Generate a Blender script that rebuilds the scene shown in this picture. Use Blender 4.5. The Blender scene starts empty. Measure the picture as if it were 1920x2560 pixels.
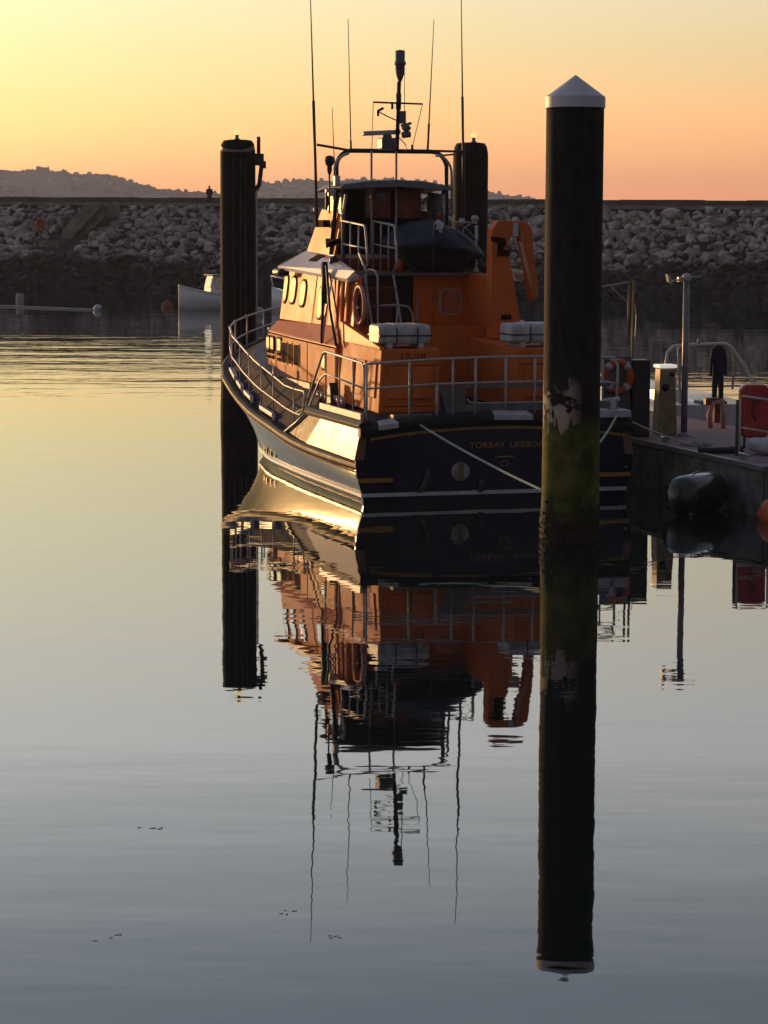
import bpy, math, random
from mathutils import Vector, Matrix, noise as mnoise
random.seed(7)
R = math.radians
C = bpy.context.scene.collection
sc = bpy.context.scene

# ------------------------------------------------------------------ camera
cd = bpy.data.cameras.new('camera'); cam = bpy.data.objects.new('camera', cd); C.objects.link(cam); sc.camera = cam
cd.sensor_fit = 'HORIZONTAL'; cd.sensor_width = 36; cd.lens = 112.5; cd.clip_start = 0.5; cd.clip_end = 9000
PITCH = math.atan(700 / 6000); ROLL = R(0.2)
fw = Vector((0, math.cos(PITCH), -math.sin(PITCH))); up = Vector((0, math.sin(PITCH), math.cos(PITCH))); rt = Vector((1, 0, 0))
r2 = rt * math.cos(ROLL) + up * math.sin(ROLL); u2 = up * math.cos(ROLL) - rt * math.sin(ROLL)
mw = Matrix((r2, u2, -fw)).transposed().to_4x4(); mw.translation = Vector((0, 0, 5.2)); cam.matrix_world = mw

# ------------------------------------------------------------------ sky, sun, exposure
SUN_AZ = 36.0      # degrees to the left of the view axis (+Y)
SUN_EL = 3.0
world = bpy.data.worlds.new('World'); sc.world = world; world.use_nodes = True
nt = world.node_tree; N = nt.nodes; LK = nt.links; N.clear()
def nd(t, **k):
    n = N.new(t)
    for a, b in k.items(): setattr(n, a, b)
    return n
def wmath(op, a, b=None, c=None, clamp=False):
    n = nd('ShaderNodeMath', operation=op); n.use_clamp = clamp
    for i, x in enumerate((a, b, c)):
        if x is None: continue
        if isinstance(x, (int, float)): n.inputs[i].default_value = x
        else: LK.new(x, n.inputs[i])
    return n.outputs[0]
tc = nd('ShaderNodeTexCoord')
nrm = nd('ShaderNodeVectorMath', operation='NORMALIZE'); LK.new(tc.outputs['Generated'], nrm.inputs[0])
sep = nd('ShaderNodeSeparateXYZ'); LK.new(nrm.outputs[0], sep.inputs[0])
elev = wmath('ABSOLUTE', sep.outputs['Z'])
ramp = nd('ShaderNodeValToRGB'); cr = ramp.color_ramp
tt = wmath('POWER', elev, 0.5, clamp=True); LK.new(tt, ramp.inputs[0])
stops = [(0.0, (1.90, .56, .21)), (1.0, (1.90, .64, .24)), (2.6, (1.74, .88, .34)), (4.2, (1.30, .97, .50)), (6.0, (1.20, 1.05, .71)),
         (8.5, (1.28, 1.18, .95)), (12, (1.31, 1.33, 1.33)), (18, (.55, .65, .78)), (28, (.38, .50, .66)), (45, (.20, .30, .46)), (90, (.09, .15, .28))]
for i, (e, c) in enumerate(stops):
    p = math.sqrt(math.sin(R(e)))
    el = cr.elements[0] if i == 0 else (cr.elements[1] if i == 1 else cr.elements.new(p))
    el.position = p; el.color = (*c, 1)
# broad fall-off away from the sunset and a warm glow around it
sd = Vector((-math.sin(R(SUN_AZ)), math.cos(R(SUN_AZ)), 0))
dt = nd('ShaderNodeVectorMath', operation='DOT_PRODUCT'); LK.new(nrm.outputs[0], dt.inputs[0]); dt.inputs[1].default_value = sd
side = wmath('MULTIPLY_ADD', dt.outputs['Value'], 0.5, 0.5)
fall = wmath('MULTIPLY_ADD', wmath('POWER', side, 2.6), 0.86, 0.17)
sg = Vector((-math.sin(R(SUN_AZ)) * math.cos(R(4)), math.cos(R(SUN_AZ)) * math.cos(R(4)), math.sin(R(4))))
dg = nd('ShaderNodeVectorMath', operation='DOT_PRODUCT'); LK.new(nrm.outputs[0], dg.inputs[0]); dg.inputs[1].default_value = sg
g0 = wmath('MAXIMUM', dg.outputs['Value'], 0.0)
glow = wmath('POWER', g0, 13.0); glow2 = wmath('POWER', g0, 60.0)
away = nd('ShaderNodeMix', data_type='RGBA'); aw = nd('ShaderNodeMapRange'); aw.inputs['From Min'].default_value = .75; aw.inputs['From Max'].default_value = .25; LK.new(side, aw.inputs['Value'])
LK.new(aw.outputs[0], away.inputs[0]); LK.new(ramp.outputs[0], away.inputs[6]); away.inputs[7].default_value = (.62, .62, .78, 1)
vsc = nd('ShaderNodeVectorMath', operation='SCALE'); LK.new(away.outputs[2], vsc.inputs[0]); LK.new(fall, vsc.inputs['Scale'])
def glowvec(val, col):
    n = nd('ShaderNodeVectorMath', operation='SCALE'); n.inputs[0].default_value = col; LK.new(val, n.inputs['Scale']); return n.outputs[0]
lowband = wmath('POWER', wmath('SUBTRACT', 1.0, elev), 9.0)
ga = glowvec(wmath('MULTIPLY', glow, lowband), (1.9, 2.2, .55)); gb = glowvec(wmath('MULTIPLY', glow2, lowband), (.8, .5, .12))
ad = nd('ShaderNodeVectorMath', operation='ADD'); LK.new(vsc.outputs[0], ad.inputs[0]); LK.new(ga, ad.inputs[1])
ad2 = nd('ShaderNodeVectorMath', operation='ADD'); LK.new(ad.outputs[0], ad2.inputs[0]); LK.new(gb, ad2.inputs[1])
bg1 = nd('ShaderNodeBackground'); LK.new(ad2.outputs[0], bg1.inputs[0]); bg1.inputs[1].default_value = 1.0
sky = nd('ShaderNodeTexSky', sky_type='NISHITA'); sky.sun_disc = False; sky.sun_elevation = R(SUN_EL); sky.sun_rotation = R(-SUN_AZ)
bg2 = nd('ShaderNodeBackground'); LK.new(sky.outputs[0], bg2.inputs[0]); bg2.inputs[1].default_value = 0.01
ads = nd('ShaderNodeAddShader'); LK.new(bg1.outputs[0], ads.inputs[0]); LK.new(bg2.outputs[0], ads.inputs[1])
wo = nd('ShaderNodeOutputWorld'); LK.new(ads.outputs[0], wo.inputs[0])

sl = bpy.data.lights.new('sun', 'SUN'); so = bpy.data.objects.new('sun', sl); C.objects.link(so)
sl.energy = 4.8; sl.angle = R(2.0); sl.color = (1.0, .53, .20)
sdir = Vector((-math.sin(R(SUN_AZ)) * math.cos(R(SUN_EL)), math.cos(R(SUN_AZ)) * math.cos(R(SUN_EL)), math.sin(R(SUN_EL))))
so.rotation_euler = sdir.to_track_quat('Z', 'Y').to_euler(); so.location = (-60, 30, 40)
vs = sc.view_settings; vs.view_transform = 'Standard'; vs.look = 'None'; vs.exposure = 0.0; vs.gamma = 1.0; vs.use_curve_mapping = False
sc.cycles.max_bounces = 8; sc.cycles.volume_bounces = 0; sc.cycles.glossy_bounces = 5

# ------------------------------------------------------------------ materials
MATS = {}
def mat(name, col, rough=.5, metal=0, coat=0, var=.12, vscale=3.0, bump=0.0, bscale=30, col2=None, emis=None, estr=0, spec=.5, ior=None, coatr=.05):
    m = bpy.data.materials.new(name); m.use_nodes = True; t = m.node_tree; b = t.nodes['Principled BSDF']
    b.inputs['Roughness'].default_value = rough; b.inputs['Metallic'].default_value = metal
    b.inputs['Coat Weight'].default_value = coat; b.inputs['Coat Roughness'].default_value = coatr
    b.inputs['Specular IOR Level'].default_value = spec
    if ior: b.inputs['IOR'].default_value = ior
    tcn = t.nodes.new('ShaderNodeTexCoord')
    nz = t.nodes.new('ShaderNodeTexNoise'); nz.inputs['Scale'].default_value = vscale; nz.inputs['Detail'].default_value = 6
    t.links.new(tcn.outputs['Object'], nz.inputs['Vector'])
    rp = t.nodes.new('ShaderNodeValToRGB')
    c2 = col2 or tuple(x * (1 - var * 2) for x in col)
    rp.color_ramp.elements[0].position = .32; rp.color_ramp.elements[0].color = (*c2, 1)
    rp.color_ramp.elements[1].position = .68; rp.color_ramp.elements[1].color = (*col, 1)
    t.links.new(nz.outputs[0], rp.inputs[0]); t.links.new(rp.outputs[0], b.inputs['Base Color'])
    mr = t.nodes.new('ShaderNodeMapRange'); mr.inputs['To Min'].default_value = rough * .8; mr.inputs['To Max'].default_value = min(1, rough * 1.25)
    t.links.new(nz.outputs[0], mr.inputs['Value']); t.links.new(mr.outputs[0], b.inputs['Roughness'])
    if name.startswith('orange_paint') or name in ('white_gelcoat', 'raft_shell'):
        mpp = t.nodes.new('ShaderNodeMapping'); mpp.inputs['Scale'].default_value = (9, 9, .7); t.links.new(tcn.outputs['Object'], mpp.inputs[0])
        ns = t.nodes.new('ShaderNodeTexNoise'); ns.inputs['Scale'].default_value = 1.4; ns.inputs['Detail'].default_value = 7; ns.inputs['Roughness'].default_value = .7; t.links.new(mpp.outputs[0], ns.inputs['Vector'])
        rs = t.nodes.new('ShaderNodeMapRange'); rs.inputs['From Min'].default_value = .50; rs.inputs['From Max'].default_value = .78; rs.inputs['To Max'].default_value = .55; t.links.new(ns.outputs[0], rs.inputs['Value'])
        mx = t.nodes.new('ShaderNodeMix'); mx.data_type = 'RGBA'; t.links.new(rs.outputs[0], mx.inputs[0]); t.links.new(rp.outputs[0], mx.inputs[6]); mx.inputs[7].default_value = (col[0] * .32 + .02, col[1] * .35 + .015, col[2] * .4 + .01, 1); t.links.new(mx.outputs[2], b.inputs['Base Color'])
    if bump:
        n2 = t.nodes.new('ShaderNodeTexNoise'); n2.inputs['Scale'].default_value = bscale; n2.inputs['Detail'].default_value = 4
        t.links.new(tcn.outputs['Object'], n2.inputs['Vector'])
        bp = t.nodes.new('ShaderNodeBump'); bp.inputs['Strength'].default_value = bump; bp.inputs['Distance'].default_value = .02
        t.links.new(n2.outputs[0], bp.inputs['Height']); t.links.new(bp.outputs[0], b.inputs['Normal'])
    if emis:
        b.inputs['Emission Color'].default_value = (*emis, 1); b.inputs['Emission Strength'].default_value = estr
    MATS[name] = m; return m
orange2 = mat('orange_paint_matt', (.70, .17, .036), .6, spec=.14, coat=.05, coatr=.12, var=.12, vscale=1.6, bump=.08, bscale=5)
orange = mat('orange_paint', (.78, .185, .024), .58, coat=.13, coatr=.10, spec=.14, var=.10, vscale=1.2, bump=.05, bscale=5)
navy = mat('navy_gelcoat', (.008, .010, .040), .3, spec=.2, coat=.24, coatr=.05, var=.2, vscale=1.5, bump=.04, bscale=2.5)
deckm = mat('deck_grip', (.028, .032, .055), .9, spec=.2, var=.25, vscale=5, bump=.3, bscale=120)
deckg = mat('deck_grey', (.20, .20, .20), .65, var=.2, vscale=5, bump=.2, bscale=90)
rail = mat('rail_metal', (.42, .42, .43), .32, metal=.75, var=.1)
railp = mat('rail_paint', (.50, .48, .47), .45, var=.15, vscale=8)
rubber = mat('rubber', (.022, .021, .020), .6, spec=.25, var=.25, vscale=6, bump=.1)
white = mat('white_gelcoat', (.62, .61, .60), .35, coat=.3, var=.1, vscale=4)
boatw = mat('boat_white', (.86, .84, .82), .4, coat=.3, var=.05)
offw = mat('raft_shell', (.55, .56, .58), .45, var=.15, vscale=8)
roofm = mat('roof_grip', (.66, .52, .50), .42, coat=.25, coatr=.2, var=.1, vscale=5)
gold = mat('gold_line', (.42, .22, .03), .4, var=.15, vscale=6)
glass = mat('glass', (.66, .54, .42), .03, metal=.85, coat=1, coatr=.01, var=.1)
frame_m = mat('window_rubber', (.10, .035, .010), .8, spec=.05)
glint = mat('louvre_dark', (.035, .006, .004), .9, var=.2, spec=.03)
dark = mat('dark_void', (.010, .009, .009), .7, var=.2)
lockr = mat('locker_orange', (.35, .07, .02), .5, var=.35, vscale=4, bump=.1)
tarp = mat('navy_tarpaulin', (.030, .038, .068), .7, var=.4, vscale=2.5, bump=.9, bscale=6, spec=.25)
grey = mat('grey_metal', (.16, .16, .165), .5, metal=.3, var=.2, vscale=5)
black = mat('black_paint', (.014, .013, .013), .45, var=.3)
ropeg = mat('rope_pale_green', (.38, .52, .47), .8, var=.25, vscale=40, bump=.5, bscale=90)
ropew = mat('rope_white', (.55, .53, .50), .8, var=.25, vscale=30)
ringo = mat('ring_orange', (.60, .10, .02), .5, var=.25, vscale=6)
ringp = mat('ring_pink', (.60, .25, .20), .5, var=.15, vscale=6)
redp = mat('red_plastic', (.50, .022, .018), .38, coat=.2, var=.2, vscale=4)
redd = mat('red_dark', (.22, .008, .008), .4)
cream = mat('cream_paint', (.34, .27, .15), .5, var=.25, vscale=5)
concm = mat('concrete', (.27, .235, .18), .9, var=.3, vscale=1.2, bump=.5, bscale=6)
fasc = mat('pontoon_grey', (.17, .175, .175), .85, var=.35, vscale=3, bump=.4, bscale=20)
deckp = mat('pontoon_deck', (.30, .19, .22), .8, var=.25, vscale=5, bump=.4, bscale=60)
yel = mat('yellow_pole', (.28, .20, .07), .5, var=.3)
blue = mat('oilskin_blue', (.012, .014, .05), .8, var=.3, vscale=9, bump=.4, bscale=12)
lamp = mat('lamp_amber', (.8, .5, .2), .2, emis=(1.0, .55, .18), estr=1.4)
skin = mat('skin', (.35, .2, .13), .6); cloth = mat('dark_cloth', (.02, .018, .022), .9, var=.3)
numb = mat('number_red', (.11, .010, .006), .5)

def graded_pile(name, wl_green=True):
    m = bpy.data.materials.new(name); m.use_nodes = True; t = m.node_tree; b = t.nodes['Principled BSDF']; b.inputs['Roughness'].default_value = .85; b.inputs['Specular IOR Level'].default_value = .15
    n = lambda k: t.nodes.new(k); l = t.links.new
    g = n('ShaderNodeNewGeometry'); s = n('ShaderNodeSeparateXYZ'); l(g.outputs['Position'], s.inputs[0])
    nz = n('ShaderNodeTexNoise'); nz.inputs['Scale'].default_value = 2.2; nz.inputs['Detail'].default_value = 8; nz.inputs['Roughness'].default_value = .65; l(g.outputs['Position'], nz.inputs['Vector'])
    mp = n('ShaderNodeMapping'); mp.inputs['Scale'].default_value = (3, 3, .8); l(g.outputs['Position'], mp.inputs[0])
    st = n('ShaderNodeTexNoise'); st.inputs['Scale'].default_value = 2.5; st.inputs['Detail'].default_value = 6; l(mp.outputs[0], st.inputs['Vector'])
    base = n('ShaderNodeValToRGB'); base.color_ramp.elements[0].position = .35; base.color_ramp.elements[0].color = (.010, .010, .010, 1)
    base.color_ramp.elements[1].position = .75; base.color_ramp.elements[1].color = (.030, .026, .023, 1); l(st.outputs[0], base.inputs[0])
    def mix(a, bcol, f):
        x = n('ShaderNodeMix'); x.data_type = 'RGBA'; l(f, x.inputs[0]); l(a, x.inputs[6])
        if isinstance(bcol, tuple): x.inputs[7].default_value = (*bcol, 1)
        else: l(bcol, x.inputs[7])
        return x.outputs[2]
    def mr(v, a, bb, lo=0, hi=1):
        x = n('ShaderNodeMapRange'); x.inputs['From Min'].default_value = a; x.inputs['From Max'].default_value = bb; x.inputs['To Min'].default_value = lo; x.inputs['To Max'].default_value = hi; l(v, x.inputs['Value']); return x.outputs[0]
    def mt(op, a, bb):
        x = n('ShaderNodeMath'); x.operation = op
        for i, q in enumerate((a, bb)):
            if isinstance(q, (int, float)): x.inputs[i].default_value = q
            else: l(q, x.inputs[i])
        return x.outputs[0]
    z = mt('ADD', s.outputs['Z'], mt('MULTIPLY', mt('SUBTRACT', nz.outputs[0], .5), .9))
    cur = base.outputs[0]
    if wl_green:
        rustp = n('ShaderNodeValToRGB'); rustp.color_ramp.elements[0].position = .4; rustp.color_ramp.elements[0].color = (.026, .046, .005, 1); rustp.color_ramp.elements[1].position = .62; rustp.color_ramp.elements[1].color = (.13, .125, .030, 1); l(nz.outputs[0], rustp.inputs[0])
        cur = mix(cur, rustp.outputs[0], mr(z, 2.15, 1.9))
        # bare flaked patch of paint above the weed line, on the side towards the boat
        n3 = n('ShaderNodeTexNoise'); n3.inputs['Scale'].default_value = 3.2; n3.inputs['Detail'].default_value = 5; n3.inputs['Roughness'].default_value = .6; l(g.outputs['Position'], n3.inputs['Vector'])
        z2 = mt('ADD', s.outputs['Z'], mt('MULTIPLY', mt('SUBTRACT', st.outputs[0], .5), 1.3))
        band = mt('MULTIPLY', mr(z2, 1.98, 2.05), mr(z2, 2.75, 2.5))
        sidef = mr(s.outputs['X'], 3.32, 3.05)
        pm = mt('MULTIPLY', mt('MULTIPLY', band, sidef), mr(n3.outputs[0], .44, .47))
        cur = mix(cur, (.42, .33, .27), pm)
        cur = mix(cur, (.022, .018, .010), mr(z, .62, .38))
    l(cur, b.inputs['Base Color'])
    bp = n('ShaderNodeBump'); bp.inputs['Strength'].default_value = .5; bp.inputs['Distance'].default_value = .03; l(nz.outputs[0], bp.inputs['Height']); l(bp.outputs[0], b.inputs['Normal'])
    return m
pilem = graded_pile('pile_steel_weed'); pile2 = graded_pile('pile_steel_plain', False)
for nn in [x for x in pile2.node_tree.nodes if x.bl_idname == 'ShaderNodeValToRGB']:
    nn.color_ramp.elements[0].color = (.012, .010, .009, 1); nn.color_ramp.elements[1].color = (.034, .027, .024, 1)

def rock_material():
    m = bpy.data.materials.new('boulder'); m.use_nodes = True; t = m.node_tree; b = t.nodes['Principled BSDF']; b.inputs['Roughness'].default_value = .92
    n = lambda k: t.nodes.new(k); l = t.links.new
    g = n('ShaderNodeNewGeometry'); s = n('ShaderNodeSeparateXYZ'); l(g.outputs['Position'], s.inputs[0])
    oi = n('ShaderNodeObjectInfo')
    nz = n('ShaderNodeTexNoise'); nz.inputs['Scale'].default_value = .9; nz.inputs['Detail'].default_value = 6; l(g.outputs['Position'], nz.inputs['Vector'])
    big = n('ShaderNodeTexNoise'); big.inputs['Scale'].default_value = .22; big.inputs['Detail'].default_value = 4; l(g.outputs['Position'], big.inputs['Vector'])
    vor = n('ShaderNodeTexVoronoi'); vor.inputs['Scale'].default_value = .8; l(g.outputs['Position'], vor.inputs['Vector'])
    rp = n('ShaderNodeValToRGB'); rp.color_ramp.elements[0].position = .12; rp.color_ramp.elements[0].color = (.06, .052, .048, 1); rp.color_ramp.elements[1].position = .85; rp.color_ramp.elements[1].color = (.58, .49, .43, 1)
    sm = n('ShaderNodeMath'); sm.operation = 'MULTIPLY_ADD'; l(vor.outputs['Color'], sm.inputs[0]); sm.inputs[1].default_value = .6; l(nz.outputs[0], sm.inputs[2])
    sb = n('ShaderNodeMath'); sb.operation = 'SUBTRACT'; l(sm.outputs[0], sb.inputs[0]); sb.inputs[1].default_value = .3; l(sb.outputs[0], rp.inputs[0])
    # weed and wet rock below the high-water line
    zz = n('ShaderNodeMath'); zz.operation = 'MULTIPLY_ADD'; l(big.outputs[0], zz.inputs[0]); zz.inputs[1].default_value = -6.5; l(s.outputs['Z'], zz.inputs[2])
    mr = n('ShaderNodeMapRange'); mr.inputs['From Min'].default_value = .35; mr.inputs['From Max'].default_value = -.9; l(zz.outputs[0], mr.inputs['Value'])
    wd = n('ShaderNodeValToRGB'); wd.color_ramp.elements[0].position = .4; wd.color_ramp.elements[0].color = (.012, .011, .008, 1); wd.color_ramp.elements[1].position = .75; wd.color_ramp.elements[1].color = (.045, .047, .020, 1); l(nz.outputs[0], wd.inputs[0])
    x = n('ShaderNodeMix'); x.data_type = 'RGBA'; l(mr.outputs[0], x.inputs[0]); l(rp.outputs[0], x.inputs[6]); l(wd.outputs[0], x.inputs[7]); l(x.outputs[2], b.inputs['Base Color'])
    bp = n('ShaderNodeBump'); bp.inputs['Strength'].default_value = .6; bp.inputs['Distance'].default_value = .08
    n2 = n('ShaderNodeTexNoise'); n2.inputs['Scale'].default_value = 4; n2.inputs['Detail'].default_value = 5; l(g.outputs['Position'], n2.inputs['Vector']); l(n2.outputs[0], bp.inputs['Height']); l(bp.outputs[0], b.inputs['Normal'])
    return m
rockm = rock_material()

# ------------------------------------------------------------------ mesh helpers
class MB:
    def __init__(s): s.v = []; s.f = []; s.sm = []
    def add(s, vs, fs, smooth=False):
        o = len(s.v); s.v += [tuple(x) for x in vs]; s.f += [tuple(i + o for i in f) for f in fs]; s.sm += [smooth] * len(fs); return s
    def box(s, a, b):
        (x0, y0, z0), (x1, y1, z1) = a, b
        return s.add([(x0, y0, z0), (x1, y0, z0), (x1, y1, z0), (x0, y1, z0), (x0, y0, z1), (x1, y0, z1), (x1, y1, z1), (x0, y1, z1)],
                     [(0, 3, 2, 1), (4, 5, 6, 7), (0, 1, 5, 4), (1, 2, 6, 5), (2, 3, 7, 6), (3, 0, 4, 7)])
    def hexa(s, p):   # 8 points: bottom four, top four
        return s.add(p, [(0, 3, 2, 1), (4, 5, 6, 7), (0, 1, 5, 4), (1, 2, 6, 5), (2, 3, 7, 6), (3, 0, 4, 7)])
    def tube(s, path, r, n=8, closed=False, r1=None):
        P = [Vector(p) for p in path]; k = len(P); rings = []
        prev = None
        for i in range(k):
            if closed: d = P[(i + 1) % k] - P[i - 1]
            else: d = (P[min(i + 1, k - 1)] - P[max(i - 1, 0)])
            d.normalize()
            a = prev if prev is not None else (Vector((0, 0, 1)) if abs(d.z) < .9 else Vector((1, 0, 0)))
            x = a - d * a.dot(d); x.normalize(); y = d.cross(x); prev = x
            rr = r if r1 is None else r + (r1 - r) * i / max(1, k - 1)
            rings.append([P[i] + (x * math.cos(2 * math.pi * j / n) + y * math.sin(2 * math.pi * j / n)) * rr for j in range(n)])
        vs = [p for rg in rings for p in rg]; fs = []
        for i in range(k if closed else k - 1):
            i2 = (i + 1) % k
            for j in range(n): fs.append((i * n + j, i * n + (j + 1) % n, i2 * n + (j + 1) % n, i2 * n + j))
        if not closed: fs += [tuple(range(n - 1, -1, -1)), tuple((k - 1) * n + j for j in range(n))]
        return s.add(vs, fs, n >= 6)
    def lathe(s, prof, c=(0, 0, 0), n=24, axis='z'):   # prof: (radius, height)
        vs = []; fs = []
        for (r, h) in prof:
            for j in range(n):
                a = 2 * math.pi * j / n; x, y = r * math.cos(a), r * math.sin(a)
                p = (x, y, h) if axis == 'z' else ((h, x, y) if axis == 'x' else (x, h, y))
                vs.append((c[0] + p[0], c[1] + p[1], c[2] + p[2]))
        for i in range(len(prof) - 1):
            for j in range(n): fs.append((i * n + j, i * n + (j + 1) % n, (i + 1) * n + (j + 1) % n, (i + 1) * n + j))
        fs += [tuple(range(n - 1, -1, -1)), tuple((len(prof) - 1) * n + j for j in range(n))]
        return s.add(vs, fs, True)
    def prism(s, poly, off):  # poly: list of 3d points, extruded by vector off
        k = len(poly); o = Vector(off); vs = [Vector(p) for p in poly] + [Vector(p) + o for p in poly]
        return s.add(vs, [tuple(range(k - 1, -1, -1)), tuple(range(k, 2 * k))] + [(i, (i + 1) % k, (i + 1) % k + k, i + k) for i in range(k)])
    def loft(s, secs, closed=True, caps=True, smooth=True):
        n = len(secs[0]); vs = [p for q in secs for p in q]; fs = []
        for i in range(len(secs) - 1):
            for j in range(n if closed else n - 1): fs.append((i * n + j, i * n + (j + 1) % n, (i + 1) * n + (j + 1) % n, (i + 1) * n + j))
        s.add(vs, fs, smooth)
        if caps and closed:
            s.add(secs[0], [tuple(range(n))]); s.add(secs[-1], [tuple(range(n - 1, -1, -1))])
        return s
    def build(s, name, m, parent=None, bevel=0, fixn=True, seg=2):
        me = bpy.data.meshes.new(name); me.from_pydata([tuple(v) for v in s.v], [], s.f); me.update()
        me.polygons.foreach_set('use_smooth', s.sm); me.materials.append(m)
        if fixn:
            import bmesh
            bm = bmesh.new(); bm.from_mesh(me); bmesh.ops.recalc_face_normals(bm, faces=bm.faces); bm.to_mesh(me); bm.free()
        o = bpy.data.objects.new(name, me); C.objects.link(o)
        if parent is not None: o.parent = parent
        if bevel:
            b = o.modifiers.new('bevel', 'BEVEL'); b.width = bevel; b.segments = seg; b.limit_method = 'ANGLE'; b.angle_limit = R(35)
        return o
def tag(o, label, cat, group=None, kind=None):
    if label: o['label'] = label
    if cat: o['category'] = cat
    if group: o['group'] = group
    if kind: o['kind'] = kind
    return o
def thing(name, loc, label, cat, rz=0, group=None):
    o = bpy.data.objects.new(name, None); C.objects.link(o); o.location = loc; o.rotation_euler = (0, 0, rz); o.empty_display_size = .3
    return tag(o, label, cat, group)
def dup(root, loc, rz=0, label=None):
    r = root.copy(); C.objects.link(r); r.location = loc; r.rotation_euler = (0, 0, rz)
    if label: r['label'] = label
    for ch in list(root.children):
        c = ch.copy(); C.objects.link(c); c.parent = r
        for g in ch.children:
            d = g.copy(); C.objects.link(d); d.parent = c
    return r
def arc(c, r, a0, a1, n, plane='xz'):
    out = []
    for i in range(n + 1):
        a = R(a0 + (a1 - a0) * i / n); x, y = r * math.cos(a), r * math.sin(a)
        out.append((c[0] + x, c[1], c[2] + y) if plane == 'xz' else ((c[0], c[1] + x, c[2] + y) if plane == 'yz' else (c[0] + x, c[1] + y, c[2])))
    return out
def lerp(xs, ys, x):
    if x <= xs[0]: return ys[0]
    for i in range(len(xs) - 1):
        if x <= xs[i + 1]:
            t = (x - xs[i]) / (xs[i + 1] - xs[i]); return ys[i] + (ys[i + 1] - ys[i]) * t
    return ys[-1]
def text_mesh(txt, size, name, m, parent, M4, thick=.006, wide=1.0):
    cu = bpy.data.curves.new(name, 'FONT'); cu.body = txt; cu.size = size; cu.extrude = thick; cu.align_x = 'CENTER'; cu.align_y = 'CENTER'; cu.resolution_u = 3
    tmp = bpy.data.objects.new('tmp', cu); C.objects.link(tmp)
    dgp = bpy.context.evaluated_depsgraph_get(); me = bpy.data.meshes.new_from_object(tmp.evaluated_get(dgp)); bpy.data.objects.remove(tmp)
    me.transform(Matrix.Diagonal((wide, 1, 1, 1))); me.transform(M4); me.materials.clear(); me.materials.append(m)
    o = bpy.data.objects.new(name, me); C.objects.link(o); o.parent = parent; return o

# ================================================================== SETTING
# ---- water
def water_material():
    m = bpy.data.materials.new('harbour_water'); m.use_nodes = True; t = m.node_tree; b = t.nodes['Principled BSDF']
    b.inputs['Base Color'].default_value = (.006, .012, .013, 1); b.inputs['Roughness'].default_value = .015; b.inputs['IOR'].default_value = 2.1
    n = lambda k: t.nodes.new(k); l = t.links.new
    g = n('ShaderNodeNewGeometry')
    def wave(sc3, rot, detail, rough=.5):
        mp = n('ShaderNodeMapping'); mp.inputs['Scale'].default_value = sc3; mp.inputs['Rotation'].default_value = (0, 0, R(rot)); l(g.outputs['Position'], mp.inputs[0])
        z = n('ShaderNodeTexNoise'); z.inputs['Scale'].default_value = 1; z.inputs['Detail'].default_value = detail; z.inputs['Roughness'].default_value = rough; l(mp.outputs[0], z.inputs['Vector']); return z.outputs[0]
    def mt(op, *a):
        x = n('ShaderNodeMath'); x.operation = op
        for i, q in enumerate(a):
            if isinstance(q, (int, float)): x.inputs[i].default_value = q
            else: l(q, x.inputs[i])
        return x.outputs[0]
    w1 = wave((.45, 1.3, 1), 8, 2.0); w2 = wave((1.6, 3.2, 1), -12, 2.0); w3 = wave((.12, .30, 1), 15, 1.0)
    s = n('ShaderNodeSeparateXYZ'); l(g.outputs['Position'], s.inputs[0])
    far = n('ShaderNodeMapRange'); far.inputs['From Min'].default_value = 58; far.inputs['From Max'].default_value = 95; far.inputs['To Min'].default_value = 1; far.inputs['To Max'].default_value = 5.5; l(s.outputs['Y'], far.inputs['Value'])
    xr = n('ShaderNodeMapRange'); xr.inputs['From Min'].default_value = 6; xr.inputs['From Max'].default_value = -5; l(s.outputs['X'], xr.inputs['Value'])
    wb_ = n('ShaderNodeTexNoise'); wb_.inputs['Scale'].default_value = .05; wb_.inputs['Detail'].default_value = 3; l(g.outputs['Position'], wb_.inputs['Vector'])
    yy_ = mt('ADD', s.outputs['Y'], mt('MULTIPLY', wb_.outputs[0], 30.0))
    calm = n('ShaderNodeMapRange'); calm.inputs['From Min'].default_value = 152; calm.inputs['From Max'].default_value = 128; calm.inputs['To Min'].default_value = .08; l(yy_, calm.inputs['Value'])
    fm2 = n('ShaderNodeMix'); fm2.data_type = 'FLOAT'; l(mt('MULTIPLY', xr.outputs[0], calm.outputs[0]), fm2.inputs[0]); fm2.inputs[2].default_value = 1.3; l(far.outputs[0], fm2.inputs[3])
    h = mt('ADD', mt('MULTIPLY', w1, .0026), mt('ADD', mt('MULTIPLY', w2, .0005), mt('MULTIPLY', w3, .009)))
    h = mt('MULTIPLY', h, fm2.outputs[0])
    bp = n('ShaderNodeBump'); bp.inputs['Strength'].default_value = 1; bp.inputs['Distance'].default_value = 1; l(h, bp.inputs['Height']); l(bp.outputs[0], b.inputs['Normal'])
    return m
w = MB(); w.add([(-2400, -60, 0), (2400, -60, 0), (2400, 4400, 0), (-2400, 4400, 0)], [(0, 1, 2, 3)])
tag(w.build('water', water_material()), 'calm dark harbour water mirroring the sunset sky', None, kind='structure')
# seabed far below
sb = MB(); sb.add([(-2400, -60, -6), (2400, -60, -6), (2400, 4400, -6), (-2400, 4400, -6)], [(0, 1, 2, 3)])

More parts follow.
